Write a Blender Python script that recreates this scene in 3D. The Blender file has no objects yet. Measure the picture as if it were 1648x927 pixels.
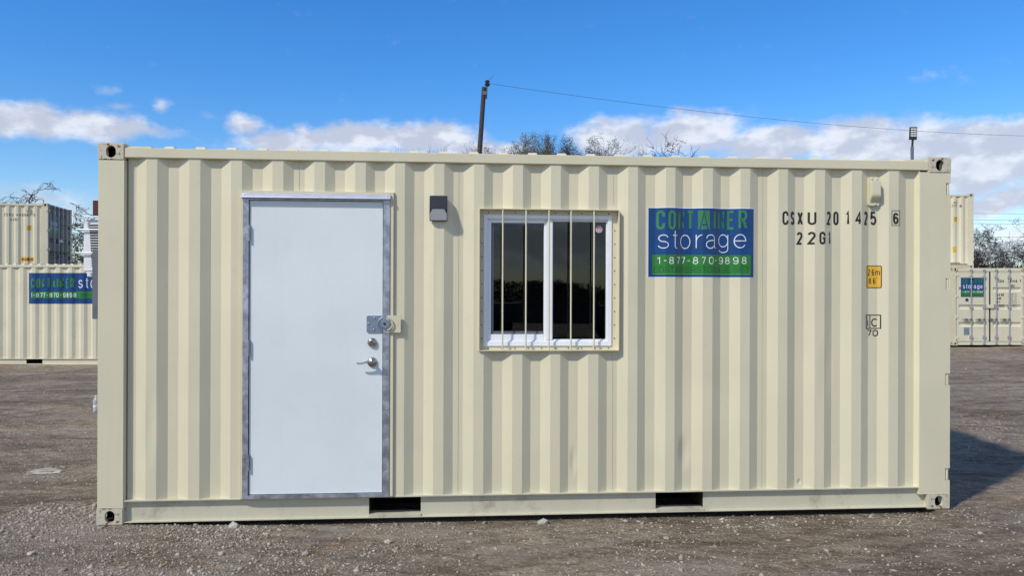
import bpy, bmesh, math, random
import numpy as np
from mathutils import Vector, Matrix
R = math.radians
rnd = random.Random(7)

# ------------------------------------------------------------------ camera / light / exposure
scene = bpy.context.scene
COL = scene.collection
FPX = 1238.0                      # focal length in photograph pixels (1648 wide)
CAMZ = 1.608
cam_d = bpy.data.cameras.new('camera')
cam = bpy.data.objects.new('camera', cam_d); COL.objects.link(cam)
cam.location = (0, 0, CAMZ); cam.rotation_euler = (R(90), 0, 0)
cam_d.sensor_width = 36; cam_d.lens = 36 * FPX / 1648; cam_d.clip_start = .05; cam_d.clip_end = 3000
scene.camera = cam
scene.view_settings.view_transform = 'Standard'; scene.view_settings.look = 'None'
scene.view_settings.exposure = 0.24; scene.view_settings.gamma = 1
scene.view_settings.use_curve_mapping = False

SUN_EL = R(45); SUN_AZ = math.atan2(-.738, -.675)       # azimuth of the sun from +Y towards +X
to_sun = Vector((math.sin(SUN_AZ) * math.cos(SUN_EL), math.cos(SUN_AZ) * math.cos(SUN_EL), math.sin(SUN_EL)))
sd = bpy.data.lights.new('sun', 'SUN'); so = bpy.data.objects.new('sun', sd); COL.objects.link(so)
sd.energy = 3.1; sd.angle = R(3.0); sd.color = (1, .93, .82)
so.rotation_euler = to_sun.to_track_quat('Z', 'Y').to_euler()
so.location = (-8, -6, 10)

world = bpy.data.worlds.new('World'); scene.world = world; world.use_nodes = True
SKY_STRENGTH = .15


class NT:
    def __init__(s, tree): s.t = tree; s.n = tree.nodes; s.l = tree.links
    def node(s, typ, **kw):
        n = s.n.new(typ)
        for k, v in kw.items(): setattr(n, k, v)
        return n
    def put(s, sock, v):
        if isinstance(v, bpy.types.NodeSocket): s.l.new(v, sock)
        elif v is not None:
            if hasattr(sock, 'default_value'):
                try: sock.default_value = v
                except Exception: sock.default_value = (*v, 1)
    def math(s, op, a, b=None, c=None, clamp=False):
        n = s.node('ShaderNodeMath', operation=op); n.use_clamp = clamp
        s.put(n.inputs[0], a); s.put(n.inputs[1], b)
        if c is not None: s.put(n.inputs[2], c)
        return n.outputs[0]
    def vmath(s, op, a, b=None):
        n = s.node('ShaderNodeVectorMath', operation=op)
        s.put(n.inputs[0], a); s.put(n.inputs[1], b)
        return n.outputs['Value'] if op in ('LENGTH', 'DOT_PRODUCT') else n.outputs[0]
    def noise(s, vec, scale, detail=3, rough=.5, dist=0):
        n = s.node('ShaderNodeTexNoise'); s.put(n.inputs['Vector'], vec)
        n.inputs['Scale'].default_value = scale; n.inputs['Detail'].default_value = detail
        n.inputs['Roughness'].default_value = rough; n.inputs['Distortion'].default_value = dist
        return n.outputs['Fac']
    def ramp(s, fac, a, b, lo=0., hi=1.):
        n = s.node('ShaderNodeMapRange', interpolation_type='SMOOTHSTEP')
        s.put(n.inputs[0], fac); n.inputs[1].default_value = a; n.inputs[2].default_value = b
        n.inputs[3].default_value = lo; n.inputs[4].default_value = hi
        return n.outputs[0]
    def mix(s, f, a, b, blend='MIX'):
        n = s.node('ShaderNodeMix', data_type='RGBA', blend_type=blend)
        s.put(n.inputs[0], f)
        for i, v in ((6, a), (7, b)):
            if isinstance(v, bpy.types.NodeSocket): s.l.new(v, n.inputs[i])
            else: n.inputs[i].default_value = (*v[:3], 1)
        return n.outputs[2]
    def scalev(s, vec, sc):
        return s.vmath('MULTIPLY', vec, sc)


def px_angles(px, py):
    a = math.atan2(px - 824, FPX); e = math.atan2((463.5 - py), math.hypot(FPX, px - 824))
    return math.degrees(a), math.degrees(e)


def build_world():
    N = NT(world.node_tree); N.n.clear()
    out = N.node('ShaderNodeOutputWorld'); bg = N.node('ShaderNodeBackground')
    sky = N.node('ShaderNodeTexSky', sky_type='NISHITA')
    sky.sun_disc = False; sky.sun_elevation = SUN_EL; sky.sun_rotation = SUN_AZ
    sky.air_density = 1.0; sky.dust_density = .25; sky.ozone_density = 2.2; sky.altitude = 100
    hs = N.node('ShaderNodeHueSaturation'); N.put(hs.inputs['Color'], sky.outputs[0])
    hs.inputs['Saturation'].default_value = 1.28; hs.inputs['Value'].default_value = 1.0
    tc = N.node('ShaderNodeTexCoord'); d = tc.outputs['Generated']
    sep = N.node('ShaderNodeSeparateXYZ'); N.put(sep.inputs[0], d)
    x, y, z = sep.outputs
    az = N.math('MULTIPLY', N.math('ARCTAN2', x, y), 57.2958)
    el = N.math('MULTIPLY', N.math('ARCSINE', z), 57.2958)
    # paler band towards the ground, deeper overhead
    skyc = N.mix(N.ramp(el, 3, 17), N.mix(1., hs.outputs[0], (.70, .76, .86), 'MULTIPLY'),
                 N.mix(1., hs.outputs[0], (.46, .75, .99), 'MULTIPLY'))
    cmb = N.node('ShaderNodeCombineXYZ'); N.put(cmb.inputs[0], az); N.put(cmb.inputs[1], el)
    v = cmb.outputs[0]
    warp = N.node('ShaderNodeTexNoise'); N.put(warp.inputs['Vector'], v); warp.inputs['Scale'].default_value = .28
    warp.inputs['Detail'].default_value = 4; warp.inputs['Roughness'].default_value = .55
    wv = N.vmath('SUBTRACT', warp.outputs['Color'], (.5, .5, .5))
    v2 = N.vmath('ADD', v, N.scalev(wv, (3.2, 1.9, 0)))
    blobs = [  # px, py, rx, ry in photograph pixels, weight
        (40, 196, 120, 32, 1), (140, 200, 110, 28, .95), (215, 207, 80, 17, .75), (10, 185, 60, 25, .9), (255, 168, 24, 15, .55),
        (165, 140, 24, 12, .28), (100, 148, 14, 8, .2), (195, 170, 60, 10, .28),
        (390, 196, 42, 20, .8), (330, 185, 30, 14, .25), (450, 228, 80, 30, .85), (560, 222, 110, 26, 1), (680, 218, 110, 30, 1),
        (770, 238, 90, 26, .9), (620, 260, 260, 40, .8), (1000, 222, 90, 42, 1), (1110, 215, 110, 38, 1), (1250, 232, 120, 36, 1),
        (1380, 225, 120, 36, 1), (1480, 222, 90, 40, 1), (1600, 228, 130, 46, 1.1), (1560, 270, 190, 55, 1.1), (1440, 240, 140, 40, 1.05),
        (1690, 225, 90, 40, 1), (1200, 300, 400, 60, .8), (1610, 325, 120, 28, .85), (1600, 395, 220, 50, .6), (1515, 124, 46, 20, .20), (1560, 133, 60, 10, .12),
        (50, 318, 110, 26, .5), (120, 345, 90, 24, .45), (-60, 350, 120, 60, .5), (1850, 240, 200, 60, 1), (-160, 200, 150, 40, .9)]
    dens = None
    for px, py, rx, ry, w in blobs:
        a0, e0 = px_angles(px, py); a1, _ = px_angles(px + rx, py); _, e1 = px_angles(px, py - ry)
        q = N.vmath('MULTIPLY', N.vmath('SUBTRACT', v2, (a0, e0, 0)), (1 / (a1 - a0), 1 / (e1 - e0), 0))
        b = N.math('MULTIPLY', N.math('SUBTRACT', 1.3, N.vmath('LENGTH', q)), w)
        dens = b if dens is None else N.math('SMOOTH_MAX', dens, b, .25)
    # out-of-view clouds added round the rest of the sky for neutral fill light
    far = N.math('MULTIPLY', N.ramp(N.math('ABSOLUTE', az), 48, 60),
                 N.math('MULTIPLY', N.ramp(el, 0, 4), N.ramp(el, 62, 30)))
    gen = N.math('MULTIPLY', N.math('SUBTRACT', N.noise(N.scalev(v, (1, 2.2, 1)), .05, 5, .55), .40), N.math('MULTIPLY', far, 5.5))
    dens = N.math('MAXIMUM', dens, gen)
    fb = N.noise(N.scalev(v, (1, 1.8, 1)), .42, 8, .62)
    dn = N.math('ADD', dens, N.math('MULTIPLY', N.math('MINIMUM', N.math('SUBTRACT', fb, .5), N.math('ADD', N.math('MULTIPLY', dens, 2.), .25)), 1.15))
    mask = N.ramp(dn, .12, .85)
    # light side of the billows: compare the noise with the noise a step towards the sun
    va = N.scalev(v, (1, 1.7, 1))
    n1 = N.noise(va, .3, 6, .55); n2 = N.noise(N.vmath('ADD', va, (-.9, 1.5, 0)), .3, 6, .55)
    lit = N.ramp(N.math('SUBTRACT', n1, n2), -.10, .16)
    low = N.ramp(dn, .5, 1.5)
    lit2 = N.math('MULTIPLY', lit, N.math('SUBTRACT', 1.15, N.math('MULTIPLY', low, .45)), clamp=True)
    ccol = N.mix(lit2, (3.3, 3.5, 4.15), (5.0, 5.15, 5.5))
    fin = N.mix(N.math('MULTIPLY', mask, .9), skyc, ccol)
    N.put(bg.inputs[0], fin); bg.inputs[1].default_value = SKY_STRENGTH
    N.l.new(bg.outputs[0], out.inputs[0])


build_world()

# ------------------------------------------------------------------ materials
def mat(name):
    m = bpy.data.materials.new(name); m.use_nodes = True
    N = NT(m.node_tree); b = N.n['Principled BSDF']
    return m, N, b


def simple(name, col, rough=.5, metal=0., spec=None, var=.06, scale=8, bump=0.):
    m, N, b = mat(name)
    tc = N.node('ShaderNodeTexCoord')
    f = N.noise(tc.outputs['Object'], scale, 4, .6)
    c = N.mix(N.ramp(f, .3, .7), [max(0, v * (1 - var)) for v in col], [min(1, v * (1 + var)) for v in col])
    N.put(b.inputs['Base Color'], c)
    b.inputs['Roughness'].default_value = rough; b.inputs['Metallic'].default_value = metal
    if spec is not None: b.inputs['Specular IOR Level'].default_value = spec
    if bump:
        bn = N.node('ShaderNodeBump'); bn.inputs['Distance'].default_value = bump
        N.put(bn.inputs['Height'], N.noise(tc.outputs['Object'], scale * 6, 3, .6)); N.put(b.inputs['Normal'], bn.outputs[0])
    return m


def paint(name, col, dirt=.25, rust=0., rough=.42, wave=.0025, streak=.5, chip=0.):
    """factory paint on steel: slight oil-canning, runs of dust, dirt and rust specks"""
    m, N, b = mat(name)
    tc = N.node('ShaderNodeTexCoord'); P = tc.outputs['Object']
    big = N.noise(P, 1.6, 3, .5)
    fine = N.noise(P, 38, 4, .65)
    run = N.noise(N.scalev(P, (22, 22, .8)), 1, 4, .6)
    c = N.mix(N.ramp(big, .3, .7), [v * .97 for v in col], [min(1, v * 1.03) for v in col])
    c = N.mix(N.math('MULTIPLY', N.ramp(run, .5, .78), streak * .22), c, [v * .72 for v in col])
    dirty = N.ramp(N.noise(P, 4.5, 7, .7), .52, .75)
    c = N.mix(N.math('MULTIPLY', dirty, dirt), c, (.30, .25, .18))
    c = N.mix(N.math('MULTIPLY', N.ramp(fine, .62, .74), .18 + dirt * .5), c, [v * .6 for v in col])
    r = rough
    if rust:
        rf = N.ramp(N.noise(P, 23, 8, .75), .72 - .18 * rust, .79 - .18 * rust)
        c = N.mix(rf, c, N.mix(fine, (.10, .035, .012), (.22, .09, .03)))
        r = N.math('ADD', rough, N.math('MULTIPLY', rf, .4))
    N.put(b.inputs['Base Color'], c); N.put(b.inputs['Roughness'], r)
    b.inputs['Specular IOR Level'].default_value = .4
    bn = N.node('ShaderNodeBump'); bn.inputs['Distance'].default_value = 1.0; bn.inputs['Strength'].default_value = 1
    h = N.math('ADD', N.math('MULTIPLY', N.noise(N.scalev(P, (1, 1, .6)), 3.2, 2, .5), wave),
               N.math('MULTIPLY', N.noise(P, 260, 2, .5), .00012))
    N.put(bn.inputs['Height'], h); N.put(b.inputs['Normal'], bn.outputs[0])
    return m


CREAM = (.66, .62, .445)
M = {}
M['cream'] = paint('cream_paint', CREAM, .06, streak=.45)
M['cream_rail'] = paint('cream_paint_rail', (.56, .54, .41), .75, .3, .5, streak=1)
M['cream_casting'] = paint('cream_paint_casting', (.57, .53, .41), .8, 1.0, .55)
M['cream_far'] = paint('cream_paint_far', (.66, .62, .46), .14, .1, streak=1)
M['cream_dirty'] = paint('cream_paint_worn', (.52, .48, .36), .5, .9, .6, streak=1)
M['shade_door'] = paint('cream_door_dirty_shaded', (.11, .10, .085), .55, .25, streak=1)  # dirty cream paint, base darkened to stand in for the end's shade
M['redbrown'] = paint('red_oxide', (.09, .02, .015), .2, .3)
M['hollow_shade'] = simple('hollow_shade_dark', (.022, .017, .014), .85, var=.4)  # near black, stands in for shade inside pockets and casting holes
M['dark'] = simple('black_recess', (.008, .008, .009), .8)
M['floor'] = simple('plywood_floor', (.09, .06, .04), .7)
M['inside'] = simple('interior_panel', (.06, .058, .055), .7)
M['door'] = paint('white_blue_door', (.71, .775, .785), .07, 0, .34, .0016, .35)
M['white'] = simple('white_vinyl', (.84, .87, .90), .35, var=.02)
M['acwhite'] = simple('white_enamel', (.74, .76, .78), .4, var=.03)
M['galv'] = None
M['steel'] = simple('brushed_nickel', (.42, .40, .37), .28, 1.0, var=.05, scale=30)
M['hasp'] = simple('zinc_plate', (.30, .36, .44), .42, .7, var=.1, scale=30)
M['cap'] = simple('drip_cap_aluminium', (.62, .65, .72), .4, .55, var=.05, scale=20)
M['black'] = simple('black_plastic', (.018, .02, .026), .38, var=.1)
M['grey'] = simple('grey_steel', (.12, .13, .15), .5, var=.1)
M['gasket'] = simple('rubber_gasket', (.012, .011, .010), .75)
M['barmetal'] = simple('galvanised_bar', (.42, .44, .50), .45, .45, var=.1, scale=12)
M['ink'] = simple('black_stencil_ink', (.018, .018, .02), .55, var=.3, scale=40)
M['greyink'] = simple('faded_ink', (.16, .155, .14), .6, var=.3, scale=40)
M['navy'] = simple('navy_vinyl', (.001, .05, .19), .3, var=.08)
M['sgreen'] = simple('green_vinyl', (.042, .20, .068), .3, var=.08)
M['band'] = simple('green_band_vinyl', (.022, .19, .025), .3, var=.06)
M['dgreen'] = simple('dark_green_ink', (.006, .10, .045), .35)
M['swhite'] = simple('white_vinyl_ink', (.80, .82, .88), .35, var=.02)
M['yellow'] = simple('yellow_sticker', (.72, .42, .04), .4)
M['brownink'] = simple('brown_ink', (.05, .018, .01), .5)
M['pink'] = simple('pink_sticker', (.60, .20, .24), .4)
M['wood'] = simple('weathered_pole_wood', (.05, .043, .042), .85, var=.3, scale=14, bump=.01)
M['bark'] = simple('grey_bark', (.095, .076, .060), .9, var=.3, scale=6)
M['bark2'] = simple('dark_bark', (.035, .030, .028), .9, var=.3, scale=6)
M['leaf'] = simple('olive_leaf', (.11, .092, .042), .75, var=.4, scale=3)
M['leaf2'] = simple('dark_brush_leaf', (.028, .030, .018), .8, var=.5, scale=2)
M['wire'] = simple('cable', (.11, .12, .15), .6)
M['led'] = simple('led_lens', (.62, .66, .62), .25, var=.1)
M['stone'] = simple('limestone', (.36, .325, .275), .85, var=.3, scale=9, bump=.01)
M['stone2'] = simple('pale_limestone', (.40, .37, .32), .85, var=.2, scale=20, bump=.006)
M['truck'] = simple('dark_car_paint', (.03, .04, .07), .25)
M['tyre'] = simple('tyre_rubber', (.02, .02, .02), .8)


def galv_mat():
    m, N, b = mat('galvanised_frame')
    P = N.node('ShaderNodeTexCoord').outputs['Object']
    f = N.noise(P, 14, 5, .6)
    N.put(b.inputs['Base Color'], N.mix(N.ramp(f, .3, .7), (.30, .33, .38), (.58, .60, .66)))
    b.inputs['Metallic'].default_value = .75; N.put(b.inputs['Roughness'], N.ramp(f, .2, .8, .3, .5))
    bn = N.node('ShaderNodeBump'); bn.inputs['Distance'].default_value = .006; bn.inputs['Strength'].default_value = .9
    N.put(bn.inputs['Height'], N.noise(N.scalev(P, (1, 1, .8)), 11, 2, .4)); N.put(b.inputs['Normal'], bn.outputs[0])
    return m


M['galv'] = galv_mat()


def glass_mat(name, tint=(.55, .6, .58), gloss=1.0):
    m = bpy.data.materials.new(name); m.use_nodes = True; N = NT(m.node_tree); N.n.clear()
    o = N.node('ShaderNodeOutputMaterial'); mx = N.node('ShaderNodeMixShader')
    t = N.node('ShaderNodeBsdfTransparent'); t.inputs[0].default_value = (*tint, 1)
    g = N.node('ShaderNodeBsdfGlossy'); g.inputs['Roughness'].default_value = .01; g.inputs['Color'].default_value = (.9, .95, .95, 1)
    fr = N.node('ShaderNodeFresnel'); fr.inputs['IOR'].default_value = 1.5
    N.put(mx.inputs[0], N.math('MULTIPLY', fr.outputs[0], gloss)); N.l.new(t.outputs[0], mx.inputs[1]); N.l.new(g.outputs[0], mx.inputs[2])
    N.l.new(mx.outputs[0], o.inputs[0])
    return m


M['glass'] = glass_mat('window_glass', gloss=1.15)


def lens_mat():
    m, N, b = mat('prismatic_lens')
    P = N.node('ShaderNodeTexCoord').outputs['Object']
    b.inputs['Base Color'].default_value = (.80, .83, .86, 1); b.inputs['Roughness'].default_value = .10
    w = N.node('ShaderNodeTexWave'); N.put(w.inputs[0], P); w.inputs['Scale'].default_value = 60
    bn = N.node('ShaderNodeBump'); bn.inputs['Distance'].default_value = .002; N.put(bn.inputs['Height'], w.outputs['Fac'])
    N.put(b.inputs['Normal'], bn.outputs[0])
    return m


M['lens'] = lens_mat()
mb_, Nb_, bb_ = mat('clear_plastic')
bb_.inputs['Base Color'].default_value = (.70, .78, .88, 1); bb_.inputs['Roughness'].default_value = .12
bb_.inputs['Transmission Weight'].default_value = .55; bb_.inputs['IOR'].default_value = 1.3
M['bottle'] = mb_


def ground_mat():
    m, N, b = mat('gravelly_dirt')
    tc = N.node('ShaderNodeTexCoord'); P = tc.outputs['Object']
    big = N.noise(P, .35, 5, .6, .4)
    mid = N.noise(N.scalev(P, (.5, 1.7, 1)), 1.1, 7, .65, .5)
    fine = N.noise(P, 22, 8, .7)
    vfine = N.noise(P, 90, 4, .7)
    dry = (.57, .485, .365); wet = (.33, .27, .20); pale = (.62, .54, .43)
    c = N.mix(N.ramp(N.math('ADD', N.math('MULTIPLY', big, .5), N.math('MULTIPLY', mid, .5)), .38, .62), wet, dry)
    c = N.mix(N.math('MULTIPLY', N.ramp(N.noise(P, .9, 6, .7), .52, .66), .45), c, pale)
    # streaks left by wheels and graders, running across
    st = N.noise(N.scalev(P, (.35, 3.2, 1)), 1.0, 6, .7)
    c = N.mix(N.math('MULTIPLY', N.ramp(st, .52, .68), .5), c, (.17, .135, .10))
    # colour of small stones in the dirt
    vo = N.node('ShaderNodeTexVoronoi'); N.put(vo.inputs['Vector'], P); vo.inputs['Scale'].default_value = 62
    vo.inputs['Randomness'].default_value = 1
    sepc = N.node('ShaderNodeSeparateColor'); N.put(sepc.inputs[0], vo.outputs['Color'])
    stone = N.math('MULTIPLY', N.ramp(vo.outputs['Distance'], .42, .28), N.ramp(sepc.outputs[0], .80, .86))
    c = N.mix(N.math('MULTIPLY', stone, .75), c, N.mix(sepc.outputs[1], (.20, .17, .14), (.44, .40, .34)))
    vo2 = N.node('ShaderNodeTexVoronoi'); N.put(vo2.inputs['Vector'], P); vo2.inputs['Scale'].default_value = 24
    sep2 = N.node('ShaderNodeSeparateColor'); N.put(sep2.inputs[0], vo2.outputs['Color'])
    stone2 = N.math('MULTIPLY', N.ramp(vo2.outputs['Distance'], .36, .24), N.ramp(sep2.outputs[0], .86, .9))
    c = N.mix(N.math('MULTIPLY', stone2, .8), c, N.mix(sep2.outputs[1], (.22, .19, .16), (.42, .385, .33)))
    c = N.mix(N.ramp(fine, .35, .65, 0, .55), c, N.mix(1., c, (.62, .6, .58), 'MULTIPLY'))
    c = N.mix(N.ramp(vfine, .4, .6, 0, .4), c, N.mix(1., c, (1.35, 1.33, 1.3), 'MULTIPLY'))
    cl = N.noise(N.scalev(P, (.8, 1.6, 1)), 5.5, 8, .72, .4)
    c = N.mix(N.ramp(cl, .40, .60, .8, 0), c, N.mix(1., c, (.52, .49, .46), 'MULTIPLY'))
    md = N.noise(P, 42, 6, .75)
    c = N.mix(N.ramp(md, .42, .56, .6, 0), c, N.mix(1., c, (.55, .52, .50), 'MULTIPLY'))
    c = N.mix(N.ramp(md, .55, .66, 0, .6), c, N.mix(1., c, (1.4, 1.39, 1.38), 'MULTIPLY'))
    gp = N.ramp(N.noise(N.scalev(P, (.6, 1.2, 1)), 1.1, 6, .65), .50, .60, 0, .5)
    c = N.mix(gp, c, N.mix(md, (.27, .235, .195), (.56, .49, .41)))
    c = N.mix(N.ramp(N.noise(P, .8, 5, .65, .5), .54, .64, 0, .5), c, N.mix(1., c, (1.06, .90, .76), 'MULTIPLY'))
    c = N.mix(N.ramp(N.noise(P, 11, 7, .7), .56, .68, 0, .6), c, N.mix(1., c, (1.55, 1.53, 1.5), 'MULTIPLY'))
    N.put(b.inputs['Base Color'], c); b.inputs['Roughness'].default_value = .92
    b.inputs['Specular IOR Level'].default_value = .15
    h = N.math('ADD', N.math('MULTIPLY', fine, .045), N.math('MULTIPLY', stone, .012))
    h = N.math('ADD', h, N.math('MULTIPLY', stone2, .016))
    h = N.math('ADD', h, N.math('MULTIPLY', vfine, .004))
    h = N.math('ADD', h, N.math('MULTIPLY', mid, .06))
    h = N.math('ADD', h, N.math('MULTIPLY', cl, .16))
    h = N.math('ADD', h, N.math('MULTIPLY', md, .020))
    bn = N.node('ShaderNodeBump'); bn.inputs['Distance'].default_value = 1.0; bn.inputs['Strength'].default_value = .9
    N.put(bn.inputs['Height'], h); N.put(b.inputs['Normal'], bn.outputs[0])
    return m


def gravel_mat():
    m, N, b = mat('gravel_stones')
    g = N.node('ShaderNodeNewGeometry')
    P = N.node('ShaderNodeTexCoord').outputs['Object']
    r = g.outputs['Random Per Island']
    c = N.mix(r, (.26, .22, .17), (.50, .45, .375))
    c = N.mix(N.ramp(r, .95, 1.), c, (.60, .55, .48))
    c = N.mix(N.math('MULTIPLY', N.noise(P, 60, 4, .7), .5), c, (.14, .12, .1))
    N.put(b.inputs['Base Color'], c); b.inputs['Roughness'].default_value = .9
    return m


M['ground'] = ground_mat(); M['gravel'] = gravel_mat()

# ------------------------------------------------------------------ object helpers
def link(o, parent=None):
    COL.objects.link(o)
    if parent is not None: o.parent = parent
    return o


def thing(name, label, cat, loc=(0, 0, 0), rot=(0, 0, 0), group=None):
    o = bpy.data.objects.new(name, None); link(o); o.empty_display_size = .2
    o.location = loc; o.rotation_euler = rot; o['label'] = label; o['category'] = cat
    if group: o['group'] = group
    return o


def tag(o, label, cat, group=None):
    o['label'] = label; o['category'] = cat
    if group: o['group'] = group
    return o


class MB:
    def __init__(s): s.v = []; s.f = []; s.m = []
    def add(s, vs, fs, mi=0):
        n = len(s.v); s.v += [tuple(v) for v in vs]
        for f in fs: s.f.append(tuple(i + n for i in f)); s.m.append(mi)
    def box(s, x0, x1, y0, y1, z0, z1, mi=0):
        s.add([(x0, y0, z0), (x1, y0, z0), (x1, y1, z0), (x0, y1, z0), (x0, y0, z1), (x1, y0, z1), (x1, y1, z1), (x0, y1, z1)],
              [(0, 3, 2, 1), (4, 5, 6, 7), (0, 1, 5, 4), (1, 2, 6, 5), (2, 3, 7, 6), (3, 0, 4, 7)], mi)
        return s
    def prism(s, poly, a, b, axis='x', mi=0):
        """poly: 2D points in the plane normal to axis, a..b along it"""
        def P(p, t):
            return {'x': (t, p[0], p[1]), 'y': (p[0], t, p[1]), 'z': (p[0], p[1], t)}[axis]
        n = len(poly)
        s.add([P(p, a) for p in poly] + [P(p, b) for p in poly],
              [tuple(range(n))[::-1], tuple(range(n, 2 * n))] + [(i, (i + 1) % n, (i + 1) % n + n, i + n) for i in range(n)], mi)
        return s
    def tube(s, pts, rad, n=8, mi=0, cap=True):
        pts = [Vector(p) for p in pts]
        rs = rad if hasattr(rad, '__len__') else [rad] * len(pts)
        rings = []; up = None
        for i, p in enumerate(pts):
            d = (pts[min(i + 1, len(pts) - 1)] - pts[max(i - 1, 0)])
            d = d.normalized() if d.length > 1e-9 else Vector((0, 0, 1))
            if up is None: up = Vector((0, 0, 1)) if abs(d.z) < .9 else Vector((1, 0, 0))
            a = d.cross(up)
            if a.length < 1e-4: a = d.cross(Vector((1, .3, 0)))
            a.normalize(); bb = a.cross(d).normalized(); up = bb
            rings.append([p + (a * math.cos(t) + bb * math.sin(t)) * rs[i] for t in [2 * math.pi * k / n for k in range(n)]])
        vs = [q for r_ in rings for q in r_]; fs = []
        for i in range(len(pts) - 1):
            for k in range(n):
                fs.append((i * n + k, i * n + (k + 1) % n, (i + 1) * n + (k + 1) % n, (i + 1) * n + k))
        if cap: fs += [tuple(range(n))[::-1], tuple(range((len(pts) - 1) * n, len(pts) * n))]
        s.add(vs, fs, mi); return s
    def lathe(s, prof, centre, axis='y', n=24, mi=0):
        """prof: (radius, offset along axis)"""
        vs = []; fs = []; cx, cy, cz = centre
        for r_, t in prof:
            for k in range(n):
                a = 2 * math.pi * k / n; u, w = r_ * math.cos(a), r_ * math.sin(a)
                vs.append({'y': (cx + u, cy + t, cz + w), 'x': (cx + t, cy + u, cz + w), 'z': (cx + u, cy + w, cz + t)}[axis])
        for i in range(len(prof) - 1):
            for k in range(n): fs.append((i * n + k, i * n + (k + 1) % n, (i + 1) * n + (k + 1) % n, (i + 1) * n + k))
        fs += [tuple(range(n))[::-1], tuple(range((len(prof) - 1) * n, len(prof) * n))]
        s.add(vs, fs, mi); return s
    def mesh(s, name, mats, bevel=0., smooth=False, recalc=True):
        me = bpy.data.meshes.new(name); me.from_pydata(s.v, [], s.f)
        for m in (mats if isinstance(mats, (list, tuple)) else [mats]): me.materials.append(m)
        if any(s.m): me.polygons.foreach_set('material_index', s.m)
        if recalc or bevel:
            bm = bmesh.new(); bm.from_mesh(me)
            bmesh.ops.recalc_face_normals(bm, faces=bm.faces)
            if bevel: bmesh.ops.bevel(bm, geom=bm.edges[:], offset=bevel, segments=2, affect='EDGES', clamp_overlap=True)
            bm.to_mesh(me); bm.free()
        if smooth:
            me.polygons.foreach_set('use_smooth', [True] * len(me.polygons))
            try: me.set_sharp_from_angle(angle=R(35))
            except Exception: pass
        me.update(); return me
    def build(s, name, mats, parent=None, bevel=0., smooth=False, recalc=True):
        return link(bpy.data.objects.new(name, s.mesh(name, mats, bevel, smooth, recalc)), parent)


def inst(name, me, parent, loc=(0, 0, 0), scale=(1, 1, 1), rot=(0, 0, 0)):
    o = bpy.data.objects.new(name, me); link(o, parent); o.location = loc; o.scale = scale; o.rotation_euler = rot; return o


def ring(mb, x0, x1, z0, z1, wl, wr, wb, wt, y0, y1, mi=0):
    """rectangular ring butted at the corners, in the XZ plane"""
    mb.box(x0, x0 + wl, y0, y1, z0, z1, mi); mb.box(x1 - wr, x1, y0, y1, z0, z1, mi)
    mb.box(x0 + wl, x1 - wr, y0, y1, z0, z0 + wb, mi); mb.box(x0 + wl, x1 - wr, y0, y1, z1 - wt, z1, mi)


def _arc(cx, cy, rx, ry, a0, a1, n=12):
    return [(cx + rx * math.cos(R(a0 + (a1 - a0) * k / n)), cy + ry * math.sin(R(a0 + (a1 - a0) * k / n))) for k in range(n + 1)]


def _can(q=.22):          # straight sided round, as in narrow capitals
    return [(1, 1 - q - .08)] + _arc(.5, 1 - q, .5, q, 0, 180) + _arc(.5, q, .5, q, 180, 360) + [(1, q + .08)]


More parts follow.
